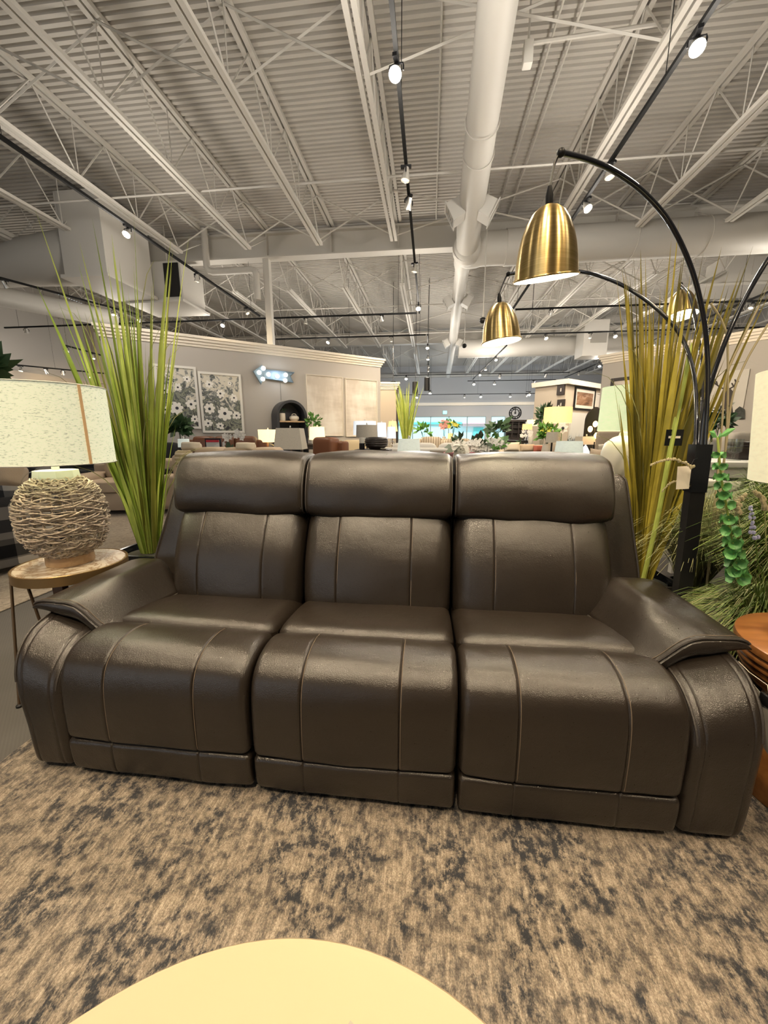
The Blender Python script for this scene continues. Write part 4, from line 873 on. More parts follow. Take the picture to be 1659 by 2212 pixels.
track('v', [tuple(atZ(140, 746, 3.4)), tuple(atZ(250, 776, 3.4))], [(152, 756, 0), (195, 771, 1)], 'in the short run behind the green grass', 'spotlights behind the green grass', z=3.4, glow=0.3)
for k_, p_ in PROTO.items(): pass
def black_speaker(px, py, Y, lab):
    p = atY(px, py, Y); h = 0.20; r = 0.10
    o = thing('pendant_speaker', (p.x, p.y, p.z - h), lab, 'speaker', 'black cylinder pendants')
    obj('body', MB().lathe([(0, -h), (r, -h), (r, h), (0.02, h + 0.02), (0.0, h + 0.02)], 18, p), 'black', o)
    obj('hanger', MB().tube([p + Vector((0, 0, h)), (p.x, p.y, 5.78)], 0.008, 5), 'black', o)
black_speaker(897, 838, 14, 'smaller black cylinder pendant left of the far grey duct'); black_speaker(923, 830, 13, 'black cylinder pendant just right of the tall far grass'); black_speaker(849, 838, 13.2, 'black cylinder pendant above the dark lattice tower')
p = atY(1043, 692, 8.6); o = thing('dome_camera', p, 'small black dome camera hanging left of the lower brass shade', 'camera')
obj('dome', MB().sq(p, (0.07, 0.07, 0.06), 1.0, 16, 10), 'black', o); obj('rod', MB().tube([p + Vector((0, 0, 0.05)), (p.x, p.y, 5.79)], 0.01, 6), 'steel', o)
p = atY(1003, 747, 13.5); o = thing('dome_camera', p, 'tiny black dome camera hanging in front of the far duct', 'camera')
obj('dome', MB().sq(p, (0.08, 0.08, 0.07), 1.0, 14, 8), 'black', o); obj('rod', MB().tube([p + Vector((0, 0, 0.05)), (p.x, p.y, 5.79)], 0.01, 6), 'steel', o)

# ================================================================== ARC FLOOR LAMP
al = thing('arc_lamp', (1.15, 1.83, 0), 'black multi-arm arc floor lamp with brushed brass dome shades behind the sofa', 'floor lamp')
b0 = atY(1470, 1300, 1.83); b1 = atY(1507, 1010, 1.83); ax = (b1 - b0) / (b1.z - b0.z)
at_h = lambda z: b0 + ax * (z - b0.z)
def square_post(z0, z1, w, d):
    return MB().rings([[at_h(z) + Vector((sx * w / 2, sy * d / 2, 0)) for sx, sy in ((-1, -1), (1, -1), (1, 1), (-1, 1))] for z in (z0, z1)])
f = at_h(0.0); obj('base', MB().lathe([(0, 0.013), (0.17, 0.013), (0.17, 0.035), (0.16, 0.04), (0, 0.04)], 40, (f.x, f.y, 0)), 'black', al)
obj('post', square_post(0.03, 0.93, 0.060, 0.045), 'black', al, smooth=False)
obj('sleeve', square_post(0.87, 1.075, 0.066, 0.052), 'black_gloss', al, smooth=False)
tz = 1.06
def arm_curve(pix, t0, t1, t_of=None):
    n = len(pix); return smooth_open([atT(x, y, t0 + (t1 - t0) * (i / (n - 1)) ** 1.2) for i, (x, y) in enumerate(pix)], 8)
tp = (at_h(1.05) - CAMP).dot(_F)
arms = [([(1521, 985), (1527, 880), (1529, 800), (1522, 700), (1497, 590), (1452, 490), (1395, 420), (1330, 372), (1270, 345), (1212, 330)], tp, 1.19, 0.0088),
        ([(1502, 985), (1504, 890), (1497, 800), (1470, 725), (1420, 668), (1355, 622), (1300, 598), (1248, 586), (1170, 584), (1098, 592)], tp, 2.15, 0.0088),
        ([(1512, 985), (1520, 900), (1535, 830), (1562, 750), (1602, 660), (1650, 575), (1720, 470)], tp, 1.5, 0.0088),
        ([(1508, 985), (1515, 900), (1516, 800), (1506, 710), (1490, 640), (1470, 615)], tp, 2.35, 0.0085)]
tips = []
for pix, t0, t1, r in arms:
    c = arm_curve(pix, t0, t1); tips.append(c[-1]); obj('arm', MB().tube(c, r, 10), 'gloss_arm', al)
def shade(tip, top, rim_c, R0, axis=None):
    ax_ = (top - rim_c); L = ax_.length; z = ax_.normalized(); x = z.orthogonal().normalized(); y = z.cross(x); Mx = Matrix((x, y, z)).transposed().to_4x4(); Mx.translation = rim_c
    prof = [(1.0, 0.0), (1.0, 0.02), (0.975, 0.03), (0.96, 0.12), (0.925, 0.28), (0.865, 0.45), (0.77, 0.62), (0.64, 0.77), (0.48, 0.89), (0.28, 0.965), (0.10, 0.995), (0.07, 1.0)]
    s = obj('shade', MB().lathe([(R0 * a, L * b) for a, b in prof], 48, (0, 0, 0), Mx, cap=False), 'brass', al)
    inn = [(0.985, 0.0), (0.965, 0.03), (0.945, 0.12), (0.91, 0.28), (0.85, 0.45), (0.75, 0.62), (0.62, 0.76), (0.45, 0.87), (0.0, 0.95)]
    obj('lining', MB().lathe([(R0 * a, L * b) for a, b in inn], 40, (0, 0, 0), Mx, cap=False), 'white_inside', s)
    obj('rim', MB().tube([Mx @ Vector((R0 * cos(t), R0 * sin(t), 0.004)) for t in [2 * pi * i / 48 for i in range(48)]], 0.0028, 6, closed=True), 'brass', s)
    obj('bulb', MB().sq(Mx @ Vector((0, 0, L * 0.45)), (0.028, 0.028, 0.034), 1.0, 14, 10), 'lit', s)
    obj('socket_cap', MB().lathe([(0.011, L * 0.985), (0.012, L + 0.02), (0.006, L + 0.045), (0.0, L + 0.045)], 14, (0, 0, 0), Mx), 'black', s)
    j = obj('joint', MB().sq(tip, (0.013, 0.013, 0.013), 1.0, 12, 8), 'black', al)
    obj('cable', MB().tube(smooth_open([tip, tip + Vector((-0.012, 0, -0.015)), tip.lerp(top, 0.3) + Vector((-0.012, 0, 0.0)), top + z * 0.04], 6), 0.0042, 8), 'black', al)
    point(Mx @ Vector((0, 0, L * 0.15)), 5, (1.0, 0.86, 0.6), 0.03)
shade(tips[0], atT(1186, 440, 1.198), atT(1178, 603, 1.28), 0.101)
shade(tips[1], atT(1079, 653, 2.11), atT(1083, 739, 2.15), 0.106)
# the second shade hangs tilted toward the left; the fourth sits deeper behind the tall grass
shade(tips[3], atT(1472, 626, 2.35), atT(1474, 682, 2.35), 0.080)
tg = thing('lamp_price_tag', at_h(0.95), 'cream price tag hanging on the black arc lamp post', 'tag')
pa = atY(1464, 1008, 1.78); pb = atY(1487, 1056, 1.78)
obj('card', MB().add([(pa.x, 1.78, pa.z), (pb.x, 1.782, pa.z + 0.004), (pb.x + 0.003, 1.782, pb.z), (pa.x + 0.006, 1.778, pb.z - 0.003), (pa.x, 1.7815, pa.z), (pb.x, 1.7835, pa.z + 0.004), (pb.x + 0.003, 1.7835, pb.z), (pa.x + 0.006, 1.7795, pb.z - 0.003)],
    [(0, 1, 2, 3), (7, 6, 5, 4), (0, 4, 5, 1), (1, 5, 6, 2), (2, 6, 7, 3), (3, 7, 4, 0)]), 'paper', tg, smooth=False)
obj('string', MB().tube([(pb.x - 0.005, 1.781, pa.z), (pb.x + 0.01, 1.79, pa.z + 0.03), (pb.x + 0.03, 1.80, pa.z + 0.035)], 0.001, 5), 'black', tg)

# ================================================================== PLANTS
def blade_mesh(p0, p1, p2, w, fold=0.3, n=7, tipw=0.04, side=None):
    m = MB(); vs = []; fs = []
    d0 = (p2 - p0); side = side or Vector((cos(fold * 9), sin(fold * 9), 0)); side = (side - d0.normalized() * side.dot(d0.normalized())).normalized()
    nrm = d0.normalized().cross(side)
    for i in range(n):
        t = i / (n - 1); c = p0 * (1 - t) ** 2 + p1 * 2 * t * (1 - t) + p2 * t * t
        ww = w * (0.55 + 0.45 * min(1, t * 4)) * (1 - t ** 2.2) + w * tipw * (1 - t) + 0.0003
        vs += [c - side * ww / 2, c + nrm * ww * 0.22, c + side * ww / 2]
    for i in range(n - 1):
        a = 3 * i; fs += [(a, a + 1, a + 4, a + 3), (a + 1, a + 2, a + 5, a + 4)]
    return m.add(vs, fs)
def tall_grass(name, base_c, label, n, hrange, spread, lean, mats, wr, pot, thin=16, seed=1, yscale=1.0, hbias=1.0):
    rnd = random.Random(seed); T = thing(name, (base_c.x, base_c.y, 0), label, 'plant')
    for i in range(n):
        a = rnd.random() * 6.283; r = sqrt(rnd.random()); h = hrange[0] + (hrange[1] - hrange[0]) * rnd.random() ** hbias
        b = base_c + Vector((0.045 * r * cos(a), 0.045 * r * sin(a), -0.03))
        out = Vector((cos(a), sin(a) * yscale, 0)) * spread * r * (h / hrange[1]) ** 0.8 * rnd.uniform(0.6, 1.1) + lean * h
        tip = b + out + Vector((0, 0, h)); mid = b + out * rnd.uniform(0.28, 0.44) + Vector((0, 0, h * 0.55))
        w = rnd.uniform(*wr); sd = Vector((cos(rnd.gauss(0.1, 0.7)), sin(rnd.gauss(0.1, 0.7)), 0))
        obj('blade', blade_mesh(b, mid, tip, w, n=7, side=sd), mats[int(rnd.random() ** 1.3 * len(mats))], T, angle=80)
    for i in range(thin):
        a = rnd.random() * 6.283; h = rnd.uniform(hrange[0], hrange[1] * 0.95); b = base_c + Vector((0.03 * cos(a), 0.03 * sin(a), -0.03))
        out = Vector((cos(a), sin(a) * yscale, 0)) * rnd.uniform(0.25, 0.5) + lean * h
        mid = b + out * 0.15 + Vector((0, 0, h * 1.05)); tip = b + out + Vector((0, 0, h * rnd.uniform(0.75, 1.0)))
        obj('thin_blade', blade_mesh(b, mid, tip, rnd.uniform(0.004, 0.007), n=9, side=Vector((1, 0.2, 0))), 'thin', T, angle=80)
    if pot:
        w0, w1, h = pot; c = base_c
        pm = MB()
        rr = lambda w, z: [Vector((c.x + sx * w, c.y + sy * w, z)) for sx, sy in ((-1, -1), (1, -1), (1, 1), (-1, 1))]
        pm.rings([rr(w0, 0.002), rr(w1, h), rr(w1 * 0.9, h), rr(w1 * 0.88, h - 0.04)], cap=True)
        p = obj('pot', pm, 'black_gloss', T, smooth=False); obj('soil', MB().lathe([(0, h - 0.035), (w1 * 0.80, h - 0.035), (w1 * 0.80, h - 0.03), (0, h - 0.02)], 20, (c.x, c.y, 0)), 'soil', p)
    return T
gl = Vector((-1.635, 2.02, 0.44))
tall_grass('tall_grass', gl, 'tall green artificial grass in a black pot left of the sofa', 155, (0.5, 1.74), 0.40, Vector((-0.005, 0, 0)), ('blade2', 'blade1', 'blade2', 'blade3', 'blade1'), (0.016, 0.036), (0.125, 0.16, 0.455), 22, 5, 0.8, hbias=1.35)
gr = Vector((1.19, 2.18, 0.36))
tall_grass('tall_grass', gr, 'tall yellow-olive artificial grass behind the arc lamp right of the sofa', 125, (0.7, 1.72), 0.36, Vector((0.015, 0, 0)), ('ywblade1', 'ywblade2', 'ywblade3', 'ywblade1'), (0.018, 0.038), (0.13, 0.15, 0.34), 14, 11, 0.7)
obj_g = thing('green_stem', (1.16, 2.05, 0.3), 'single bright green reed leaning in front of the yellow-olive grass', 'plant')
pp = [atY(1420, 1120, 2.02), atY(1450, 960, 2.02), atY(1482, 800, 2.03), atY(1494, 740, 2.04)]
obj('stem', MB().tube(smooth_open([Vector((pp[0].x - 0.03, 2.02, 0.33))] + pp, 6), [0.011] * 18 + [0.011 - 0.0015 * i for i in range(7)], 8), 'blade2', obj_g)
def tussock(name, c, label, n, h, rad, mats, seed, pot=(0.13, 0.24), droop=0.5):
    rnd = random.Random(seed); T = thing(name, (c.x, c.y, 0), label, 'plant')
    packs = [MB() for _ in mats]
    for i in range(n):
        a = rnd.random() * 6.283; el = rnd.uniform(0.15, 1.0); L = h * rnd.uniform(0.6, 1.05)
        b = c + Vector((0.06 * cos(a) * rnd.random(), 0.06 * sin(a) * rnd.random(), -0.02))
        hor = Vector((cos(a), sin(a), 0)) * rad * el * L / h
        top = b + hor * 0.45 + Vector((0, 0, L * (1.08 - 0.35 * el))); tip = b + hor * 1.15 + Vector((rnd.gauss(0, 0.015), rnd.gauss(0, 0.015), L * (0.98 - droop * el * 1.1)))
        w = rnd.uniform(0.0014, 0.0034); pts = [b * (1 - t) ** 2 + top * 2 * t * (1 - t) + tip * t * t for t in (0, 0.2, 0.4, 0.6, 0.8, 1)]
        s = Vector((-sin(a + 0.6), cos(a + 0.6), 0)); vs = []; fs = []
        for k, p in enumerate(pts): q = w * (1 - 0.15 * k); vs += [p - s * q, p + s * q]
        for k in range(5): fs.append((2 * k, 2 * k + 1, 2 * k + 3, 2 * k + 2))
        packs[int(rnd.random() * len(mats))].add(vs, fs)
    for pk, m in zip(packs, mats): obj('grass_tuft', pk, m, T, smooth=False, kind='stuff')
    r, hh = pot
    p = obj('pot', MB().lathe([(r * 0.75, 0.013), (r, hh), (r * 0.93, hh), (r * 0.9, hh - 0.04), (0, hh - 0.04)], 28, (c.x, c.y, 0)), 'black_gloss', T)
    return T
tussock('fountain_grass', Vector((1.62, 1.85, 0.34)), 'mounded green fountain grass in a black pot at right edge', 4200, 0.74, 0.44, ('fescue', 'fescue2', 'fescue', 'fescue3'), 3, (0.17, 0.34))
tussock('fountain_grass', Vector((1.34, 1.60, 0.28)), 'low drooping green grass clump at the foot of the arc lamp', 3000, 0.36, 0.30, ('fescue', 'fescue3', 'fescue2'), 8, (0.12, 0.30), 0.8)
tussock('fountain_grass', Vector((1.95, 2.35, 0.40)), 'farther green fountain grass under the cream drum shade', 2400, 0.66, 0.5, ('fescue', 'fescue2', 'fescue'), 21, (0.17, 0.40))
tussock('fountain_grass', Vector((1.42, 2.14, 0.33)), 'wispy olive grass growing between yellow-olive grass and lamp post', 1200, 0.62, 0.40, ('fescue3', 'thin'), 15, (0.11, 0.33), 0.6)
# bells of ireland
bl = thing('bells_of_ireland', atY(1592, 1235, 1.5), 'tall green flower spike of ruffled bells in front of the fountain grass', 'flower')
spine = smooth_open([atY(1596, 1262, 1.50), atY(1588, 1205, 1.5), atY(1572, 1110, 1.5), atY(1558, 1030, 1.5), atY(1550, 945, 1.5)], 8)
obj('stem', MB().tube(spine, 0.0035, 6), 'blade2', bl)
rnd = random.Random(4)
def cup(c, d, r):
    z = d.normalized(); x = z.orthogonal().normalized(); y = z.cross(x); Mx = Matrix((x, y, z)).transposed().to_4x4(); Mx.translation = c; m = MB(); n = 10; vs = []; fs = []
    for i, (q, h) in enumerate(((0.12, 0), (0.45, 0.35), (0.75, 0.75), (1.0, 0.95))):
        for k in range(n): th = 2 * pi * k / n; vs.append(Mx @ Vector((r * q * cos(th), r * q * sin(th), r * h + (r * 0.13 * sin(4 * th) if i == 3 else 0))))
    for i in range(3):
        for k in range(n): fs.append((i * n + k, i * n + (k + 1) % n, (i + 1) * n + (k + 1) % n, (i + 1) * n + k))
    return m.add(vs, fs)
for lv in range(13):
    p = spine[int(3 + lv * (len(spine) - 5) / 13)]; r = 0.024 - 0.0010 * lv
    for k in range(4):
        a = k * pi / 2 + lv * 0.7; d = Vector((cos(a), sin(a), -0.15)); obj('bell', cup(p + d * 0.006, d + Vector((0, 0, 0.2)), r), 'bells', bl)
for k, (px, py) in enumerate(((1590, 925), (1532, 932), (1560, 940))):
    q = atY(px, py, 1.5); m = MB(); s = spine[-1]
    m.add([s, s.lerp(q, 0.5) + Vector((0, 0, 0.015)), q, s.lerp(q, 0.5) - Vector((0, 0, 0.012)), s.lerp(q, 0.55) + Vector((0, -0.006, 0.003))], [(0, 4, 1), (1, 4, 2), (2, 4, 3), (3, 4, 0)])
    obj('leaf', m, 'bells', bl)
def spike(name, label, cat, pts, r, m, stem_m, n=22, seed=1, fr=0.45):
    T = thing(name, pts[0], label, cat); c = smooth_open(pts, 8); obj('stem', MB().tube(c, 0.0016, 5), stem_m, T); h = MB(); rn = random.Random(seed)
    st = int(len(c) * (1 - fr))
    for i in range(n):
        p = c[min(len(c) - 1, st + int((len(c) - st) * i / n))]; q = r * (1 - 0.5 * i / n); h.sq(p + Vector((rn.gauss(0, q * 0.5), rn.gauss(0, q * 0.5), rn.gauss(0, q * 0.3))), (q, q, q * 1.2), 1.0, 6, 4)
    obj('floret_spike', h, m, T, kind='stuff'); return T
spike('lavender_stem', 'pale violet lavender stem in the fountain grass', 'flower', [atY(1640, 1240, 1.45), atY(1632, 1170, 1.45), atY(1622, 1095, 1.45)], 0.007, 'lavender', 'fescue', 24, 2)
spike('foxtail_plume', 'hooked grey foxtail plume bending left in the fountain grass', 'flower', [atY(1606, 1200, 1.5), atY(1596, 1120, 1.5), atY(1594, 1085, 1.5), atY(1612, 1068, 1.5)], 0.008, 'plume', 'fescue3', 40, 3, 0.6)
spike('foxtail_plume', 'pale drooping foxtail plume near the right edge', 'flower', [atY(1655, 1190, 1.5), atY(1652, 1110, 1.5), atY(1645, 1075, 1.5), atY(1630, 1062, 1.5)], 0.008, 'plume', 'fescue3', 40, 4, 0.6)
spike('foxtail_plume', 'upper dry foxtail plume reaching left from the lamp post', 'flower', [atY(1500, 1010, 1.75), atY(1460, 993, 1.75), atY(1430, 995, 1.75), atY(1405, 1005, 1.75)], 0.006, 'plume', 'plume', 60, 5, 0.95)
spike('foxtail_plume', 'lower dry foxtail plume arching left behind the price tag', 'flower', [atY(1490, 1052, 1.82), atY(1465, 1040, 1.82), atY(1445, 1046, 1.82), atY(1430, 1062, 1.82)], 0.005, 'plume', 'plume', 40, 6, 0.9)
for i, (pts, lab) in enumerate((([(1640, 660), (1600, 740), (1568, 820), (1556, 960)], 'long bare brown reed arching over the elk picture, upper one'), ([(1659, 700), (1612, 780), (1582, 860), (1566, 980)], 'long bare brown reed arching over the elk picture, lower one'), ([(1535, 655), (1562, 700), (1572, 760), (1566, 980)], 'bent brown reed crossing left of the arc lamp arms'))):
    T = thing('bare_reed', atY(*pts[-1], 2.0), lab, 'reed'); obj('stem', MB().tube(smooth_open([atY(x, y, 2.0) for x, y in pts] + [Vector((1.4, 2.0, 0.36))], 8), 0.0042, 6), 'plume', T)
T = thing('plant_price_tag', atY(1463, 960, 2.05), 'black and white price tag hanging in the yellow-olive grass', 'tag')
a = atY(1440, 928, 2.02); b = atY(1472, 963, 2.02)
obj('card', MB().box((a.x, 2.018, b.z), (b.x, 2.022, a.z)), 'black', T, smooth=False); obj('label', MB().box((a.x + 0.012, 2.0165, b.z + 0.035), (b.x - 0.012, 2.018, a.z - 0.03)), 'paper', T, smooth=False)
obj('print_line', MB().box((a.x + 0.02, 2.0155, b.z + 0.05), (b.x - 0.03, 2.0165, b.z + 0.056)), 'ink', T, smooth=False)
obj('string', MB().tube([(b.x - 0.03, 2.02, a.z), (b.x - 0.02, 2.03, a.z + 0.08), (b.x, 2.05, a.z + 0.10)], 0.0012, 4), 'black', T)
# ================================================================== BACKGROUND FURNITURE AND DECOR
def couch(name, label, cat, x, y, a, w, d, h, m, n=2, group=None, arm_h=0.62, arm_w=0.2, seat_h=0.45, feet='dark_wood'):
    F = rotz((x, y, 0.0), a); T = thing(name, (x, y, 0.0), label, cat, group)
    obj('base', MB().rbox((-w / 2, -d / 2 + 0.04, 0.07), (w / 2, d / 2, seat_h - 0.13), 0.02, 2, F), m, T)
    iw = w - 2 * arm_w; bw = iw / n
    for k in range(n):
        x0 = -iw / 2 + k * bw
        obj('seat_cushion', MB().sq((x0 + bw / 2, -0.06, seat_h - 0.05), (bw / 2 - 0.004, d / 2 - 0.06, 0.085), 0.25, 20, 10, F), m, T)
        obj('back_cushion', MB().sq((x0 + bw / 2, d / 2 - 0.20, (seat_h + h) / 2 + 0.01), (bw / 2 - 0.004, 0.13, (h - seat_h) / 2), 0.3, 20, 10, F), m, T)
    obj('back_frame', MB().rbox((-w / 2 + 0.02, d / 2 - 0.16, 0.1), (w / 2 - 0.02, d / 2, h - 0.06), 0.04, 3, F), m, T)
    for s in (-1, 1): obj('arm', MB().rbox((s * (w / 2 - arm_w / 2) - arm_w / 2, -d / 2, 0.08), (s * (w / 2 - arm_w / 2) + arm_w / 2, d / 2 - 0.02, arm_h), 0.06, 3, F), m, T)
    for sx in (-1, 1):
        for sy in (-1, 1): obj('foot', MB().rbox((sx * (w / 2 - 0.07) - 0.025, sy * (d / 2 - 0.09) - 0.025, 0), (sx * (w / 2 - 0.07) + 0.025, sy * (d / 2 - 0.09) + 0.025, 0.08), 0.004, 1, F), feet, T)
    return T
def pillow(label, px0, px1, py0, py1, Y, m, lean=0.25, group=None, roll=0.0, name='throw_pillow'):
    a = atY(px0, (py0 + py1) / 2, Y); b = atY(px1, (py0 + py1) / 2, Y); c = (a + b) / 2; z1 = atY((px0 + px1) / 2, py0, Y).z; z0 = atY((px0 + px1) / 2, py1, Y).z
    w = (b - a).length / 2; h = (z1 - z0) / 2; Mx = Matrix.Translation(Vector((c.x, Y, (z0 + z1) / 2))) @ Matrix.Rotation(roll, 4, 'Y') @ Matrix.Rotation(-lean, 4, 'X')
    m_ = MB(); n = 12; vs = []; fs = []
    for s in (1, -1):
        for i in range(n + 1):
            for j in range(n + 1):
                u = -1 + 2 * i / n; v = -1 + 2 * j / n; t = ((1 - u ** 4) * (1 - v ** 4)) ** 0.5; pin = 1 - 0.10 * (1 - abs(u * v)) * (abs(u) ** 3 + abs(v) ** 3) / 2
                vs.append(Mx @ Vector((w * u * pin, s * 0.085 * t, h * v * pin)))
    N = (n + 1) ** 2
    for s in (0, 1):
        for i in range(n):
            for j in range(n): q = s * N + i * (n + 1) + j; fs.append((q, q + n + 1, q + n + 2, q + 1) if s == 0 else (q, q + 1, q + n + 2, q + n + 1))
    return tag(obj(name, m_.add(vs, fs), m, angle=70), label, 'pillow', group)
def table(name, label, x, y, w, d, h, m, cat='table', top=0.04, shelf=False, a=0.0, group=None):
    F = rotz((x, y, 0), a); T = thing(name, (x, y, 0), label, cat, group)
    obj('table_top', MB().rbox((-w / 2, -d / 2, h - top), (w / 2, d / 2, h), 0.006, 2, F), m, T)
    for sx in (-1, 1):
        for sy in (-1, 1): obj('leg', MB().box((sx * (w / 2 - 0.04) - 0.022, sy * (d / 2 - 0.04) - 0.022, 0), (sx * (w / 2 - 0.04) + 0.022, sy * (d / 2 - 0.04) + 0.022, h - top), F), m, T, smooth=False)
    obj('apron', MB().box((-w / 2 + 0.05, -d / 2 + 0.03, h - top - 0.08), (w / 2 - 0.05, -d / 2 + 0.05, h - top), F), m, T, smooth=False)
    return T
def stand_for(label, x, y, h, m='dark_wood', w=0.5): return table('side_table', label, x, y, w, w, h, m, 'side table')
def tlamp(label, px, y0, y1, Y, w0, w1, shade_m, base_m='ceramic', style='vase', square=False, zs=0.62, lit=0, name='table_lamp', seam=False, stand=None, group=None, bw=1.0):
    c = atY(px, (y0 + y1) / 2, Y); t = (c - CAMP).dot(_F) / F_PX; z1 = atY(px, y0, Y).z; z0 = atY(px, y1, Y).z; R0, R1 = w0 / 2 * t, w1 / 2 * t
    if stand: stand_for(stand, c.x, Y, zs)
    T = thing(name, (c.x, Y, zs), label, 'table lamp', group); n = 4 if square else 40
    Rz = Matrix.Rotation(pi / 4 + 0.12 if square else 0, 4, 'Z'); Mx = Matrix.Translation(Vector((c.x, Y, 0))) @ Rz; kk = sqrt(2) if square else 1
    sh = obj('lamp_shade', MB().lathe([(R1 * kk, z0), (R0 * kk, z1), (R0 * kk - 0.004, z1), (R1 * kk - 0.004, z0), (R1 * kk, z0)], n, (0, 0, 0), Mx, cap=False), shade_m, T, smooth=not square)
    if seam: obj('shade_seam', MB().box((c.x + seam * R1 - 0.008, Y - R1 - 0.001, z0), (c.x + seam * R1 + 0.008, Y - R1 * 0.97, z1)), 'tan_shade', sh, smooth=False)
    H = z0 - zs; r = 0.075 * bw
    if style == 'vase': pr = [(0, 0), (r * 0.75, 0), (r * 0.8, 0.02), (r * 0.55, 0.06 * H), (r * 1.0, 0.35 * H), (r * 0.95, 0.55 * H), (r * 0.4, 0.85 * H), (r * 0.3, 0.9 * H), (0.012, 0.92 * H), (0.012, H + 0.10), (0, H + 0.10)]
    elif style == 'gourd': pr = [(0, 0), (r * 1.1, 0), (r * 1.35, 0.08 * H), (r * 1.55, 0.30 * H), (r * 1.5, 0.55 * H), (r * 1.3, 0.74 * H), (r * 0.8, 0.86 * H), (r * 0.42, 0.90 * H), (r * 0.35, 0.97 * H), (0.012, 0.98 * H), (0.012, H + 0.10), (0, H + 0.10)]
    else: pr = [(0, 0), (r, 0), (r, 0.02), (0.012, 0.03), (0.012, H + 0.10), (0, H + 0.10)]
    if style == 'ring':
        obj('base', MB().lathe([(0, 0), (r, 0), (r, 0.02), (0, 0.025)], 24, (c.x, Y, zs)), base_m, T)
        obj('ring', MB().tube([(c.x + 0.42 * H * cos(q), Y, zs + 0.02 + 0.45 * H + 0.43 * H * sin(q)) for q in [2 * pi * i / 32 for i in range(32)]], 0.014, 8, closed=True), base_m, T)
        obj('stem', MB().lathe([(0.012, 0.88 * H), (0.012, H + 0.1), (0, H + 0.1)], 12, (c.x, Y, zs)), base_m, T)
    else: obj('base', MB().lathe(pr, 28, (c.x, Y, zs)), base_m, T)
    obj('finial', MB().sq((c.x, Y, z1 + 0.018), (0.012, 0.012, 0.02), 1.0, 10, 6), 'silver', T)
    obj('harp', MB().tube([(c.x - R0 * 0.95, Y, z1 - 0.012), (c.x + R0 * 0.95, Y, z1 - 0.012)], 0.003, 5), 'silver', T)
    if lit: point((c.x, Y, (z0 + z1) / 2), lit, (1.0, 0.80, 0.50), 0.05)
    return T
def flower(c, r, d, n=5, m='petal', parent=None):
    z = Vector(d).normalized(); x = z.orthogonal().normalized(); y = z.cross(x); mb = MB()
    for k in range(n):
        a = 2 * pi * k / n; u = x * cos(a) + y * sin(a); v = z.cross(u)
        mb.add([c, c + u * r * 0.55 + v * r * 0.38 + z * r * 0.12, c + u * r + z * r * 0.05, c + u * r * 0.55 - v * r * 0.38 + z * r * 0.12], [(0, 1, 2), (0, 2, 3)])
    mb.sq(c + z * r * 0.1, (r * 0.18, r * 0.18, r * 0.18), 1.0, 6, 4); return obj('blossom', mb, m, parent)
def leafy(mb, c, R, n, rnd, L=0.12, w=0.035, up=0.3, sq=(1, 1, 1)):
    for i in range(n):
        a = rnd.random() * 6.28; e = rnd.uniform(-0.6, 1.2); d = Vector((cos(a) * cos(e) * sq[0], sin(a) * cos(e) * sq[1], sin(e) * sq[2] + up * 0.3)); p = Vector(c) + d * R * rnd.uniform(0.25, 0.95)
        u = (d + Vector((rnd.gauss(0, .5), rnd.gauss(0, .5), rnd.gauss(0, .5)))).normalized(); s = u.orthogonal().normalized(); l = L * rnd.uniform(0.6, 1.2)
        mb.add([p, p + u * l * 0.5 + s * w, p + u * l, p + u * l * 0.5 - s * w], [(0, 1, 2), (0, 2, 3)])
    return mb
def bouquet(name, label, px, py, rpx, Y, zs, petal, nfl, leaf='leaf', cat='flowers', nl=120, fr=0.05, vase='ceramic', seed=1, sq=(1, 1, 1), group=None, pot_r=0.07, stand=None, L=0.12):
    c = atY(px, py, Y); t = (c - CAMP).dot(_F) / F_PX; R = rpx * t; rnd = random.Random(seed)
    if stand: stand_for(stand, c.x, Y, zs)
    T = thing(name, (c.x, Y, zs), label, cat, group); ht = max(0.10, min(0.24, (c.z - R * 0.6 - zs)))
    obj('vase', MB().lathe([(0, 0), (pot_r * 0.7, 0), (pot_r, ht * 0.5), (pot_r * 0.75, ht), (pot_r * 0.65, ht), (0, ht * 0.9)], 20, (c.x, Y, zs)), vase, T)
    obj('foliage', leafy(MB(), c, R, nl, rnd, L, L * 0.28, sq=sq), leaf, T, smooth=False, kind='stuff')
    st = MB()
    for k in range(5): st.tube([(c.x, Y, zs + ht * 0.8), (c.x + rnd.gauss(0, R * 0.3), Y + rnd.gauss(0, R * 0.3), c.z)], 0.004, 4)
    obj('stems', st, 'leaf_dark', T, kind='stuff')
    for i in range(nfl):
        a = rnd.random() * 6.28; e = rnd.uniform(-0.5, 1.3); d = Vector((cos(a) * cos(e) * sq[0], -abs(sin(a) * cos(e)) * sq[1], sin(e) * sq[2])); flower(c + d * R * rnd.uniform(0.7, 1.0), fr * rnd.uniform(0.8, 1.2), d + Vector((0, -0.7, 0.7)), 5, petal, T)
    return T
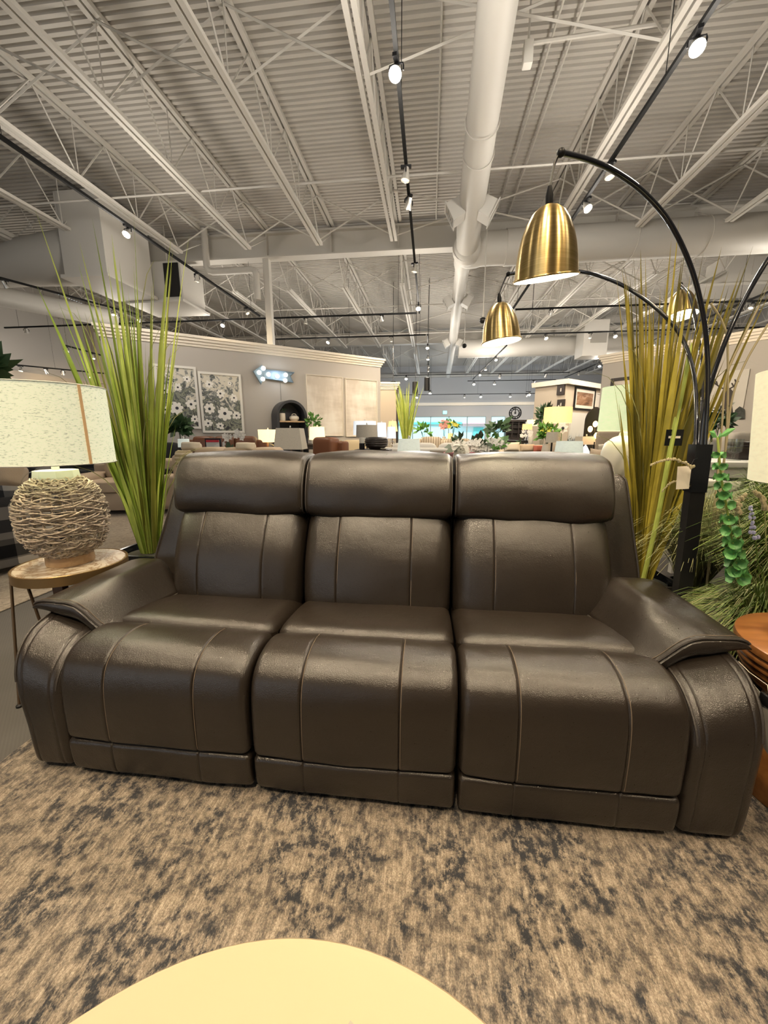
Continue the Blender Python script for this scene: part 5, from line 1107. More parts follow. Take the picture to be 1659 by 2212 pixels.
def picture(wall, label, r, frame_m, art_m, fw=0.04, mat_w=0.0, depth=0.04, name='framed_picture', bleed=True):
    u0, u1, z0, z1 = r; F = wall.fr(0, 0, 0.0); T = thing(name, wall.a + wall.d * ((u0 + u1) / 2) + Vector((0, 0, z0)), label, 'picture')
    B = lambda a, b, c, d, o0, o1: MB().box((a, -o1, c), (b, -o0, d), F)
    if fw:
        for q in ((u0, u1, z1 - fw, z1), (u0, u1, z0, z0 + fw), (u0, u0 + fw, z0 + fw, z1 - fw), (u1 - fw, u1, z0 + fw, z1 - fw)): obj('frame_rail', B(*q, 0.003, depth), frame_m, T, smooth=False)
    obj('canvas', B(u0 + fw, u1 - fw, z0 + fw, z1 - fw, 0.003, depth * (0.55 if fw else 1.0)), art_m if not mat_w else 'mat_board', T, smooth=False)
    if mat_w: obj('print', B(u0 + fw + mat_w, u1 - fw - mat_w, z0 + fw + mat_w, z1 - fw - mat_w, depth * 0.55, depth * 0.6), art_m, T, smooth=False)
    return T, F

# ---- grey partition: pictures, arrow sign, cabinet
def anemones(T, F, r, seed, fw=0.05):
    u0, u1, z0, z1 = r; rnd = random.Random(seed); k = 0
    for (fu, fz, q) in ((0.24, 0.80, .09), (0.48, 0.66, .10), (0.80, 0.60, .09), (0.55, 0.33, .16), (0.20, 0.40, .13), (0.83, 0.30, .10), (0.42, 0.12, .09), (0.14, 0.16, .10), (0.72, 0.84, .05)):
        fu = 1 - fu if seed % 2 else fu; c = F @ Vector((u0 + (u1 - u0) * fu, -0.0235 - 0.0006 * k, z0 + (z1 - z0) * fz)); R = q * (u1 - u0) * 1.15; y = (F.to_3x3() @ Vector((0, -1, 0))); x = F.to_3x3() @ Vector((1, 0, 0)); m = MB(); k += 1
        for j in range(7):
            a = 2 * pi * j / 7 + rnd.random() * .3; u = x * cos(a) + Vector((0, 0, 1)) * sin(a); v = x * -sin(a) + Vector((0, 0, 1)) * cos(a); l = R * rnd.uniform(0.8, 1.05)
            m.add([c + y * 0.001, c + u * l * .5 + v * l * .34, c + u * l * .92 + v * l * .2, c + u * l, c + u * l * .92 - v * l * .2, c + u * l * .5 - v * l * .34], [(0, 1, 2, 3, 4, 5)])
        obj('painted_flower', m, 'petal', T, smooth=False)
        m2 = MB().lathe([(0, 0.002), (R * 0.22, 0.002), (R * 0.22, 0.0), (0, 0)], 12, (0, 0, 0), Matrix((x, Vector((0, 0, 1)), y)).transposed().to_4x4()); m2.v = [tuple(Vector(p) + c + y * 0.0015) for p in m2.v]
        obj('flower_centre', m2, 'petal_center', T, smooth=False)
r = WA.rect(432, 523, 806, 935); T, F = picture(WA, 'white-framed dark and white anemone picture nearest the arrow sign', r, 'white', 'anemone', 0.045, 0, 0.04); anemones(T, F, r, 2)
r = WA.rect(338, 428, 790, 926); T, F = picture(WA, 'white-framed anemone picture half hidden behind the green grass', r, 'white', 'anemone2', 0.045, 0, 0.04); anemones(T, F, r, 3)
r = WA.rect(662, 739, 812, 942); picture(WA, 'beige patchwork canvas, left one of the pair on the grey partition', r, 'crown', 'patch', 0.012, 0, 0.05, 'canvas_picture')
r = WA.rect(745, 813, 820, 943); picture(WA, 'beige patchwork canvas, right one of the pair near the wall end', r, 'crown', 'patch2', 0.012, 0, 0.05, 'canvas_picture')
ar = [WA.uz(x, y) for x, y in ((545, 803), (564, 790), (567, 799), (633, 806), (624, 813), (631, 827), (567, 818), (562, 831))]
cu = sum(a[0] for a in ar) / 8; cz = sum(a[1] for a in ar) / 8; Fw = WA.fr(0, 0)
T = thing('arrow_sign', Fw @ Vector((cu, -0.05, cz)), 'lit metal marquee arrow sign with round bulbs pointing left on the grey partition', 'sign')
obj('box', MB().prism([(u, z) for u, z in ar], 0.02, Fw @ Matrix.Translation((0, -0.06, 0))), 'arrow', T, smooth=False)
rim = MB(); P = [Fw @ Vector((u, -0.08, z)) for u, z in ar]; rim.tube(P, 0.012, 4, closed=True); obj('rim', rim, 'arrow', T)
for (x, y) in ((566, 797), (557, 806), (565, 820), (577, 810), (596, 814), (614, 811), (613, 823)):
    u, z = WA.uz(x, y); obj('bulb', MB().sq(Fw @ Vector((u, -0.10, z)), (0.046, 0.046, 0.046), 1.0, 14, 8), 'cool_bulb', T)
p = Fw @ Vector((cu + 0.1, -0.22, cz)); point(p, 2.6, (0.80, 0.90, 1.0), 0.10)
obj('cord', MB().tube([Fw @ Vector((WA.uz(605, 826)[0], -0.01, WA.uz(605, 826)[1])), Fw @ Vector((WA.uz(607, 865)[0], -0.01, WA.uz(607, 865)[1]))], 0.006, 5), 'grey_fab', T)
# arched cabinet standing against the partition
WF = Wall((WA.a + WA.n * 0.42).xy, (WA.a + WA.n * 0.42 + WA.d * 4).xy)
u0, u1, _, ztop = WF.rect(599, 664, 864, 970); zc = ztop - (u1 - u0) / 2; R = (u1 - u0) / 2; uc = (u0 + u1) / 2; Ff = WF.fr(0, 0)
T = thing('arched_cabinet', Ff @ Vector((uc, 0.2, 0)), 'black arched display cabinet with pale shelves against the grey partition', 'cabinet')
outer = [(u0, 0.0), (u1, 0.0)] + [(uc + R * cos(a), zc + R * sin(a)) for a in [pi * i / 20 for i in range(21)]]
Ri = R - 0.055; inner = [(u0 + 0.055, 0.06), (u1 - 0.055, 0.06)] + [(uc + Ri * cos(a), zc + Ri * sin(a)) for a in [pi * i / 20 for i in range(21)]]
sh = MB(); n = len(outer)
vs = [Ff @ Vector((u, y, z)) for poly, y in ((outer, 0), (outer, 0.38), (inner, 0), (inner, 0.38)) for u, z in poly]
fs = []
for i in range(n):
    j = (i + 1) % n; fs += [(i, j, n + j, n + i), (2 * n + i, 3 * n + i, 3 * n + j, 2 * n + j), (i, 2 * n + i, 2 * n + j, j), (n + i, n + j, 3 * n + j, 3 * n + i)]
obj('case', sh.add(vs, fs), 'cabinet', T, angle=30)
obj('back_panel', MB().prism(inner, 0.015, Ff @ Matrix.Translation((0, 0.36, 0))), 'cabinet', T, smooth=False)
zsh = WF.uz(632, 909)[1]
for z in (zsh, zsh - 0.42, zsh - 0.84): obj('shelf', MB().box((u0 + 0.05, 0.02, z - 0.03), (u1 - 0.05, 0.36, z), Ff), 'oak', T, smooth=False)
p = Ff @ Vector((u0 + 0.17, 0.15, zsh)); v = thing('white_vase', p, 'white ribbed vase on the arched cabinet shelf', 'vase'); obj('body', MB().lathe([(0, 0), (0.06, 0), (0.068, 0.03), (0.068, 0.15), (0.06, 0.165), (0.05, 0.165), (0.05, 0.05)], 24, p), 'ceramic', v)
obj('sprig', leafy(MB(), p + Vector((0, 0, 0.2)), 0.05, 16, random.Random(2), 0.07, 0.015), 'leaf_dark', v, smooth=False, kind='stuff')
p = Ff @ Vector((uc + 0.10, 0.16, zsh)); v = thing('white_bowl', p, 'squat white lidded bowl beside the ribbed vase on the cabinet shelf', 'bowl'); obj('body', MB().lathe([(0, 0), (0.07, 0), (0.11, 0.05), (0.105, 0.09), (0.06, 0.12), (0, 0.125)], 28, p), 'ceramic', v); obj('handle', MB().tube([p + Vector((0.05 * cos(a), 0, 0.125 + 0.035 * sin(a))) for a in [pi * i / 8 for i in range(9)]], 0.009, 6), 'ceramic', v)
p = Ff @ Vector((uc, 0.16, zsh - 0.42)); v = thing('ring_sculpture', p, 'dark ring sculpture on the lower cabinet shelf', 'ornament'); obj('ring', MB().tube([p + Vector((0.10 * cos(a), 0, 0.12 + 0.10 * sin(a))) for a in [2 * pi * i / 24 for i in range(24)]], 0.014, 8, closed=True), 'black', v); obj('foot', MB().lathe([(0, 0), (0.05, 0), (0.05, 0.02), (0, 0.02)], 16, p), 'black', v)

# ---- left and middle seating
X = lambda px, Y: atY(px, 960, Y).x
ZY = lambda py, Y, px=830: atY(px, py, Y).z
couch('beige_sofa', 'long beige sofa seen from behind, just past the leather sofa back', 'sofa', (X(395, 3.7) + X(655, 3.7)) / 2, 3.9, pi, X(655, 3.7) - X(395, 3.7), 0.9, ZY(968, 3.6, 520), 'beige_fab', 3)
pillow('beige pillow with olive stripes at the left end of the beige sofa', 384, 412, 972, 1012, 3.35, 'stripe_pillow', 0.1)
pillow('cream pillow with a dipped top behind the beige sofa, left one', 396, 432, 955, 975, 3.62, 'cream_fab', 0.2)
pillow('cream pillow with a dipped top behind the beige sofa, right one', 512, 551, 956, 976, 3.62, 'cream_fab', 0.2)
couch('cognac_sofa', 'cognac brown leather sofa facing the camera under the anemone pictures', 'sofa', (X(405, 6.6) + X(542, 6.6)) / 2, 6.7, radians(12), 1.55, 0.9, ZY(943, 6.9, 470), 'tan_leather', 3)
couch('cognac_armchair', 'cognac brown leather armchair below the beige canvases', 'armchair', X(680, 6.2), 6.3, radians(-30), 0.75, 0.85, ZY(945, 6.5, 680), 'tan_leather', 1, arm_w=0.14)
couch('cream_recliner', 'cream leather recliner between the brown armchair and dark console', 'armchair', X(765, 7.2), 7.3, 0, 0.85, 0.85, ZY(951, 7.5, 765), 'cream_leather', 1, arm_w=0.13)
couch('grey_armchair', 'small grey armchair left of the cream recliner', 'armchair', X(706, 6.4) - 0.1, 7.0, 0, 0.40, 0.7, ZY(957, 7.5, 712), 'grey_fab', 1, arm_w=0.08)
pillow('slim olive pillow leaning on the cream recliner', 727, 743, 953, 984, 6.6, 'olive', 0.1, roll=-0.35)
T = thing('easel_sign', (X(459, 5.0), 5.0, 0), 'black framed sale sign with red header in front of the cognac sofa', 'sign')
a = atY(444, 970, 5.0); b = atY(476, 947, 5.0)
obj('frame', MB().box((a.x, 5.0, a.z), (b.x, 5.02, b.z)), 'black', T, smooth=False); obj('sheet', MB().box((a.x + 0.02, 4.995, a.z + 0.02), (b.x - 0.02, 5.0, b.z - 0.02)), 'white', T, smooth=False)
hh = b.z - a.z; obj('header', MB().box((a.x + 0.02, 4.992, b.z - 0.02 - hh * 0.22), (b.x - 0.02, 4.995, b.z - 0.02)), 'red_ink', T, smooth=False)
for k in range(3): obj('print_line', MB().box((a.x + 0.03, 4.992, b.z - hh * (0.45 + 0.14 * k)), (b.x - 0.03 - 0.03 * k, 4.995, b.z - hh * (0.42 + 0.14 * k))), 'grey_fab', T, smooth=False)
obj('post', MB().tube([((a.x + b.x) / 2, 5.03, 0.02), ((a.x + b.x) / 2, 5.03, b.z - 0.02)], 0.01, 6), 'black', T); obj('base', MB().lathe([(0, 0), (0.15, 0), (0.15, 0.02), (0, 0.025)], 24, ((a.x + b.x) / 2, 5.03, 0)), 'black', T)
def orchid(label, px, py0, py1, Y, zs, m='petal', n=7, seed=1, stand=None, group=None, fr=0.045):
    c = atY(px, py1, Y); top = atY(px, py0, Y); rnd = random.Random(seed)
    if stand: stand_for(stand, c.x, Y, zs)
    T = thing('orchid', (c.x, Y, zs), label, 'flowers', group); obj('pot', MB().lathe([(0, 0), (0.05, 0), (0.065, 0.10), (0.058, 0.10), (0, 0.09)], 18, (c.x, Y, zs)), 'ceramic', T)
    cv = smooth_open([(c.x, Y, zs + 0.09), (c.x - 0.02, Y, (zs + top.z) / 2), (c.x + 0.01, Y, top.z - 0.05), (c.x + 0.10, Y, top.z), (c.x + 0.17, Y, top.z - 0.05)], 6); obj('stem', MB().tube(cv, 0.004, 5), 'twig', T)
    for i in range(n): flower(Vector(cv[-1 - int(i * (len(cv) - 8) / n)]) + Vector((rnd.gauss(0, .04), -0.02, rnd.gauss(0, .025))), fr, (rnd.gauss(0, .3), -1, 0.1), 5, m, T)
    lf = leafy(MB(), (c.x, Y, zs + 0.13), 0.05, 7, rnd, 0.16, 0.03); obj('leaves', lf, 'leaf_dark', T, smooth=False, kind='stuff')
orchid('white orchid standing beside the sale sign', 494, 937, 972, 4.75, 0.72, seed=3, n=10, stand='dark side table under the white orchid behind the beige sofa')
tlamp('small table lamp with glowing amber drum shade on a glass ring base', 579.5, 928, 955, 7.3, 42, 41, 'yellow_shade', 'clear', 'ring', zs=0.55, lit=5, stand='dark side table under the ring-based amber lamp')
tlamp('table lamp with large unlit oatmeal tapered square shade', 628, 925, 970, 5.6, 49, 60, 'tan_shade', 'brown_wood', 'stick', True, 0.5, stand='dark side table under the oatmeal square-shaded lamp')
tlamp('table lamp with small glowing cream shade right of the arched cabinet', 685, 922, 950, 7.6, 31, 35, 'yellow_shade', 'ceramic', 'vase', zs=0.55, lit=4, stand='dark side table under the small glowing cream lamp')
bouquet('potted_palm', 'green potted leafy plant behind the small glowing cream lamp', 676, 915, 18, 8.6, 0.9, 'petal', 0, 'leaf', 'plant', 60, vase='ceramic', seed=8, stand='dark plant stand in front of the beige canvases')
bouquet('potted_palm', 'dark green leafy plant beside the green grass under the anemone picture', 388, 926, 16, 6.25, 0.6, 'petal', 0, 'leaf_dark', 'plant', 150, vase='black_gloss', seed=9, stand='dark plant stand beside the cognac sofa', L=0.16)
tlamp('low lamp with bright white shade glimpsed beside the green grass', 397, 948, 966, 5.4, 22, 24, 'white_shade', 'ceramic', 'vase', zs=0.62, stand='dark side table at the left end of the cognac sofa')
# dark console with its things
cx0 = X(768, 5.2); cx1 = X(842, 5.2); zt = ZY(971, 5.2, 800)
table('console_table', 'dark brown console table behind the middle headrest', (cx0 + cx1) / 2, 5.3, cx1 - cx0, 0.4, zt, 'dark_wood', 'console table')
p = atY(812, 971, 5.2); v = thing('dark_basket', (p.x, 5.25, zt), 'large dark brown woven bowl on the dark console table', 'bowl'); obj('body', MB().lathe([(0, 0.001), (0.09, 0.001), (0.15, 0.05), (0.16, 0.11), (0.145, 0.15), (0.11, 0.165), (0.10, 0.155), (0.135, 0.10), (0.10, 0.02)], 32, (p.x, 5.25, zt)), 'dark_wood', v)
for k in range(4): obj('coil', MB().tube([(p.x + (0.152 + 0.006 * sin(k)) * cos(a), 5.25 + (0.152 + 0.006 * sin(k)) * sin(a), zt + 0.05 + 0.028 * k) for a in [2 * pi * i / 28 for i in range(28)]], 0.006, 5, closed=True), 'dark_wood', v)
p = atY(782, 971, 5.15); v = thing('black_jar', (p.x, 5.15, zt), 'black and white lidded jar at the left end of the dark console', 'jar'); obj('body', MB().lathe([(0, 0.001), (0.035, 0.001), (0.037, 0.01), (0.037, 0.085), (0, 0.085)], 20, (p.x, 5.15, zt)), 'black_gloss', v); obj('lid', MB().lathe([(0.034, 0.085), (0.036, 0.13), (0.033, 0.16), (0, 0.16)], 20, (p.x, 5.15, zt)), 'ceramic', v)
p = atY(829, 971, 5.15); v = thing('small_dish', (p.x, 5.12, zt), 'small white dish at the right end of the dark console', 'dish'); obj('bowl', MB().lathe([(0, 0.001), (0.02, 0.001), (0.045, 0.018), (0.04, 0.02), (0, 0.008)], 20, (p.x, 5.12, zt)), 'ceramic', v)
tlamp('table lamp with plain grey shade behind the dark console', 792.5, 918, 945, 6.1, 45, 47, 'grey_shade', 'black', 'stick', zs=0.6, stand='dark side table under the plain grey-shaded lamp')
tlamp('tall lamp with wide cool white shade behind the grey-shaded lamp', 788, 910, 940, 7.8, 48, 50, 'blue_white_shade', 'clear', 'vase', zs=0.62, stand='dark side table under the wide cool white lamp')
tlamp('lamp with narrow cool white shade right of the grey-shaded lamp', 824.5, 913, 944, 7.8, 18, 21, 'blue_white_shade', 'ceramic', 'vase', zs=0.62, stand='dark side table under the narrow cool white lamp')
tlamp('lamp with cool white shade on a clear glass base left of the far grass', 845.5, 922, 947, 6.6, 17, 20, 'blue_white_shade', 'clear', 'gourd', zs=0.72, stand='pale side table under the clear glass lamp', bw=0.9)
tlamp('small glowing yellow lamp beside the dark lattice tower', 848, 910, 932, 9.5, 16, 22, 'amber_shade', 'brown_wood', 'stick', zs=0.6, lit=3, stand='dark side table beside the lattice tower')
# dark lattice tower
T = thing('lattice_tower', (X(848, 13), 13, 0), 'tall dark lattice tower at the end of the grey partition', 'shelf')
a = X(839, 13); b = X(857, 13); zt = ZY(826, 13, 848)
for x in (a, b):
    for y in (13, 13.3): obj('post', MB().box((x - 0.03, y - 0.03, 0), (x + 0.03, y + 0.03, zt)), 'dark_wood', T, smooth=False)
for k in range(7): z = 0.3 + (zt - 0.35) * k / 6; obj('shelf', MB().box((a, 12.98, z - 0.03), (b, 13.32, z + 0.03)), 'dark_wood', T, smooth=False)
for k in range(6):
    z = 0.3 + (zt - 0.35) * k / 6; z2 = 0.3 + (zt - 0.35) * (k + 1) / 6; obj('cross_bar', MB().tube([(a, 13.31, z), (b, 13.31, z2)], 0.012, 4), 'dark_wood', T); obj('cross_bar', MB().tube([(b, 13.31, z), (a, 13.31, z2)], 0.012, 4), 'dark_wood', T)
for py in (847, 880, 894): p = atY(848, py, 12.95); obj('bulb', MB().sq(p, (0.05, 0.05, 0.05), 1.0, 10, 6), 'lit', T)
g3 = atY(878, 950, 9.6); tall_grass('tall_grass', Vector((g3.x, 9.6, 0.75)), 'distant tall pale green grass in front of the shop window', 46, (0.95, 1.75), 0.42, Vector((0, 0, 0)), ('blade2', 'blade1', 'blade2'), (0.035, 0.07), (0.16, 0.2, 0.74), 0, 31)
tlamp('table lamp with white tapered shade right behind the middle headrest', 883, 948, 988, 4.3, 45, 52, 'white_shade', 'ceramic', 'vase', zs=0.6, stand='dark side table under the white tapered lamp')
couch('white_sofa', 'white sofa behind the white tapered lamp', 'sofa', (X(800, 5.4) + X(1000, 5.4)) / 2 + 0.3, 6.0, pi, 1.75, 0.9, ZY(958, 5.6, 900), 'white_fab', 2)
pillow('taupe brown pillow on the white sofa', 928, 978, 973, 992, 4.9, 'taupe_fab', 0.2)
couch('striped_sofa', 'taupe striped sofa in front of the shop window', 'sofa', X(960, 8.2), 8.4, radians(15), 1.7, 0.85, ZY(948, 8.5, 960), 'stripe', 3)
pillow('dark grey pillow on the striped sofa', 921, 940, 950, 968, 7.7, 'grey_fab', 0.25)
couch('striped_armchair', 'striped high-backed armchair left of the striped sofa', 'armchair', X(920, 7.0), 7.3, radians(-35), 0.55, 0.75, ZY(944, 7.4, 920), 'stripe', 1, arm_w=0.1)
couch('floral_armchair', 'dark floral armchair behind the gap between two headrests', 'armchair', X(992, 4.5), 4.7, pi, 0.42, 0.7, ZY(964, 4.5, 992), 'floral', 1, arm_w=0.08)
bouquet('white_flowers', 'bunch of large white flowers above the floral armchair', 992, 966, 16, 4.0, 0.74, 'petal', 16, 'leaf_dark', nl=16, fr=0.055, seed=3, stand='dark side table under the large white flowers')
bouquet('white_flowers', 'bushy white hydrangeas above the right headrest gap', 1030, 963, 20, 4.6, 0.74, 'petal', 60, 'leaf_dark', nl=24, fr=0.05, seed=4, sq=(1.2, 1, .6), stand='dark side table under the bushy white hydrangeas')
bouquet('white_flowers', 'spray of small white blossoms left of the cream pillows', 1068, 960, 20, 4.8, 0.74, 'petal', 60, 'leaf', nl=30, fr=0.04, seed=5, sq=(1.2, 1, .7), stand='dark side table under the spray of white blossoms')
couch('cream_sofa', 'long cream sofa with coral and tan pillows in the middle distance', 'sofa', X(1120, 7.2), 7.6, 0, 1.9, 0.9, ZY(962, 7.8, 1120), 'cream_fab', 3)
pillow('coral pillow behind the white flowers', 998, 1022, 957, 1000, 8.15, 'coral', 0.2)
pillow('cream square pillow at the left of the cream sofa', 1088, 1122, 955, 977, 7.0, 'cream_fab', 0.2)
pillow('tan pillow in the middle of the cream sofa', 1122, 1154, 959, 978, 7.0, 'beige_fab', 0.2)
pillow('coral pillow at the right of the cream sofa', 1152, 1177, 962, 978, 6.9, 'coral', 0.2)
# far end of the shop
T = thing('black_hutch', (X(1111, 22), 22, 0), 'tall black display hutch below the wall clock', 'cabinet')
a = X(1091, 22); b = X(1132, 22); zt = ZY(911, 22, 1111)
obj('case', MB().box((a, 22, 0), (b, 22.4, 0.9)).box((a, 22.35, 0.9), (b, 22.4, zt)).box((a, 22.05, 0.9), (a + 0.06, 22.4, zt)).box((b - 0.06, 22.05, 0.9), (b, 22.4, zt)), 'dark_wood', T, smooth=False)
obj('cornice', MB().box((a - 0.08, 21.98, zt), (b + 0.08, 22.45, zt + 0.1)), 'dark_wood', T, smooth=False)
for k in range(3): obj('shelf', MB().box((a + 0.06, 22.08, 1.15 + 0.26 * k), (b - 0.06, 22.35, 1.18 + 0.26 * k)), 'dark_wood', T, smooth=False)
for x in (a + (b - a) / 3, a + 2 * (b - a) / 3): obj('door_stile', MB().box((x - 0.025, 22.02, 0.9), (x + 0.025, 22.06, zt)), 'dark_wood', T, smooth=False)
c = atY(1113, 892, YF - 0.05); t = (c - CAMP).dot(_F) / F_PX; R = 12.3 * t
T = thing('wall_clock', c, 'big round dark wall clock with open numerals on the far wall', 'clock')
for q, w in ((R, 0.035), (R * 0.62, 0.022)): obj('ring', MB().tube([(c.x + q * cos(a), c.y, c.z + q * sin(a)) for a in [2 * pi * i / 40 for i in range(40)]], w, 6, closed=True), 'black', T)
num = ['III', 'II', 'I', 'XII', 'XI', 'X', 'IX', 'VIII', 'VII', 'VI', 'V', 'IIII']
for i in range(12):
    a = 2 * pi * i / 12; u = Vector((cos(a), 0, sin(a))); v = Vector((-sin(a), 0, cos(a))); m = MB(); s = num[i]; wd = 0.055 * R / 0.45
    for k, ch in enumerate(s):
        o = v * -(k - (len(s) - 1) / 2) * wd; r0 = c + u * R * 0.67 + o; r1 = c + u * R * 0.93 + o; h = v * wd * 0.4
        for p, q in {'I': ((r0, r1),), 'V': ((r0, r1 + h), (r0, r1 - h)), 'X': ((r0 - h, r1 + h), (r0 + h, r1 - h))}[ch]: m.tube([p, q], 0.012, 4)
    obj('numeral', m, 'black', T, kind='stuff')
obj('hub', MB().sq(c, (0.07, 0.04, 0.07), 1.0, 12, 8), 'black', T)
for a, l in ((radians(90), 0.55), (radians(88), 0.40)): obj('hand', MB().tube([c - Vector((cos(a), 0, sin(a))) * R * 0.15, c + Vector((cos(a), 0, sin(a))) * R * l], 0.022, 4), 'black', T)
e = atY(961, 891, YF - 0.05); T = thing('exit_sign', e, 'tiny lit green exit sign on the far wall above the window', 'sign'); obj('box', MB().box((e.x - 0.16, YF - 0.08, e.z - 0.13), (e.x + 0.16, YF, e.z + 0.13)), 'mullion', T, smooth=False); obj('face', MB().box((e.x - 0.14, YF - 0.09, e.z - 0.11), (e.x + 0.14, YF - 0.08, e.z + 0.11)), 'exit_green', T, smooth=False)
obj('running_figure', MB().sq((e.x + 0.02, YF - 0.095, e.z + 0.055), (0.02, 0.004, 0.02), 1, 8, 6).tube([(e.x + 0.01, YF - 0.095, e.z + 0.03), (e.x - 0.01, YF - 0.095, e.z - 0.02), (e.x + 0.02, YF - 0.095, e.z - 0.08)], 0.012, 5).tube([(e.x - 0.01, YF - 0.095, e.z - 0.02), (e.x - 0.06, YF - 0.095, e.z - 0.06)], 0.012, 5), 'white', T, kind='stuff')
couch('far_sofa', 'dark sofa standing below the shop window far off', 'sofa', X(1020, 20), 20.5, 0, 4.5, 1.0, ZY(950, 20, 1020), 'dark_fab', 3)
table('dining_table', 'long dark dining table in front of the black hutch', X(1110, 17), 17, 2.6, 0.9, ZY(951, 17, 1110), 'dark_wood', 'table')
bouquet('potted_flower', 'purple-brown flowering branch in front of the shop window', 960, 920, 12, 12, 0.8, 'petal_pink', 10, 'leaf', nl=30, fr=0.09, seed=12, stand='pale stand under the purple-brown flowering branch')
bouquet('potted_flower', 'yellow bloom with green stems left of the middle of the shop window', 979, 920, 9, 11, 0.8, 'petal_yellow', 5, 'leaf', nl=30, fr=0.08, seed=13, stand='pale stand under the yellow bloom')
bouquet('potted_plant', 'broad-leaved dark plant left of the black hutch', 1076, 928, 16, 12, 0.8, 'petal', 0, 'leaf_dark', 'plant', 34, seed=14, stand='dark stand under the broad-leaved plant', L=0.35)
bouquet('potted_plant', 'drooping green sprig at the left of the shop window', 915, 932, 14, 10, 0.8, 'petal', 0, 'leaf', 'plant', 26, seed=15, stand='dark stand under the drooping green sprig', L=0.18)
for px, lab in ((1030, 'left'), (1038, 'right')):
    p = atY(px, 948, 12); hh = 0.24 if px == 1030 else 0.34; v = thing('finial_ornament', (p.x, 12, 0.90), 'dark finial ornament against the shop window, %s and %s one' % (lab, 'shorter' if px == 1030 else 'taller'), 'ornament')
    stand_for('dark stand under the %s finial ornament' % ('shorter' if px == 1030 else 'taller'), p.x, 12, 0.90, w=0.14); obj('body', MB().lathe([(0, 0), (0.05, 0), (0.05, 0.02), (0.02, 0.05), (0.06, 0.35 * hh), (0.09, 0.55 * hh), (0.05, 0.8 * hh), (0.012, 0.95 * hh), (0, hh)], 18, (p.x, 12, 0.90)), 'black', v)
tlamp('far lamp with small glowing orange shade in front of the shop window', 973, 936, 948, 11.5, 11, 12, 'amber_shade', 'brown_wood', 'stick', zs=0.72, stand='dark stand under the far orange lamp')
tlamp('glowing orange desk lamp left of the big amber drum lamp', 1139, 916, 928, 10.5, 20, 21, 'amber_shade', 'black', 'stick', zs=0.7, lit=3, stand='dark stand under the orange desk lamp')
tlamp('pale glowing lamp just behind the orange desk lamp', 1149, 907, 920, 12, 21, 23, 'yellow_shade', 'ceramic', 'vase', zs=0.7, stand='dark stand under the pale glowing lamp')
bouquet('potted_tree', 'dark leafy tree left of the small rear partition', 1176, 905, 18, 11.5, 0.02, 'petal', 0, 'leaf_dark', 'plant', 130, seed=16, sq=(.8, .8, 1.5), L=0.2)
bouquet('yellow_white_flowers', 'green bouquet with white and yellow flowers left of the big amber lamp', 1182, 938, 18, 6.6, 0.72, 'petal_yellow', 10, 'leaf', nl=160, fr=0.04, seed=17, stand='dark side table under the green bouquet')
orchid('white orchid against the broad-leaved plants right of the hutch', 1128, 934, 952, 8.5, 0.78, seed=7, n=8, stand='dark side table under the far white orchid')
tlamp('table lamp with big glowing amber drum shade on a white vase base', 1205, 880, 914, 7.0, 56, 57, 'amber_shade', 'ceramic', 'vase', zs=0.72, lit=7, stand='dark side table under the big amber drum lamp')
v = atY(1216, 925, 6.7); T = thing('white_bloom', (v.x, 6.7, 0.72), 'single large white flower with dark centre right of the amber lamp base', 'flowers'); stand_for('narrow dark table under the single white flower', v.x, 6.62, 0.72, w=0.16); obj('stem', MB().tube([(v.x, 6.7, 0.721), (v.x - 0.02, 6.7, v.z)], 0.006, 5), 'leaf', T); flower(Vector((v.x - 0.02, 6.67, v.z)), 0.10, (0, -1, 0.1), 7, 'petal', T); obj('flower_centre', MB().sq((v.x - 0.02, 6.64, v.z), (0.025, 0.012, 0.025), 1, 10, 6), 'petal_center', T)
tlamp('lamp with small oatmeal shade under the big amber drum shade', 1193, 933, 956, 5.85, 24, 26, 'tan_shade', 'black', 'stick', zs=0.6, stand='dark side table under the small oatmeal lamp')
tlamp('table lamp with white oval shade behind the right headrest', 1229, 953, 986, 4.0, 52, 58, 'white_shade', 'ceramic', 'vase', zs=0.6, stand='dark side table under the white oval lamp')
tlamp('lamp with low oatmeal rectangular shade right of the white oval lamp', 1266, 943, 960, 6.3, 32, 33, 'tan_shade', 'blue_white_shade', 'vase', True, zs=0.7, stand='dark side table under the low oatmeal lamp')
# rear partition pictures
r = WC.rect(1239, 1283, 838, 886); picture(WC, 'black-framed brown landscape print on the small rear partition', r, 'black', 'dune', 0.05, 0.10, 0.05)
r = WC.rect(1285, 1303, 850, 880); picture(WC, 'pale print partly cut off at the right end of the small rear partition', r, 'mat_board', 'patch', 0.03, 0, 0.04)
r = WD.rect(1205, 1221, 831, 853); picture(WD, 'upper small dark-framed plant print on the side of the rear partition', r, 'dark_wood', 'mat_board', 0.10, 0, 0.05)
r = WD.rect(1205, 1221, 863, 884); picture(WD, 'lower small dark-framed plant print on the side of the rear partition', r, 'dark_wood', 'mat_board', 0.10, 0, 0.05)
r = WC.rect(1228, 1266, 892, 954); picture(WC, 'grey and white misty forest canvas below the landscape print', r, 'white', 'forest', 0.0, 0, 0.06, 'canvas_picture')
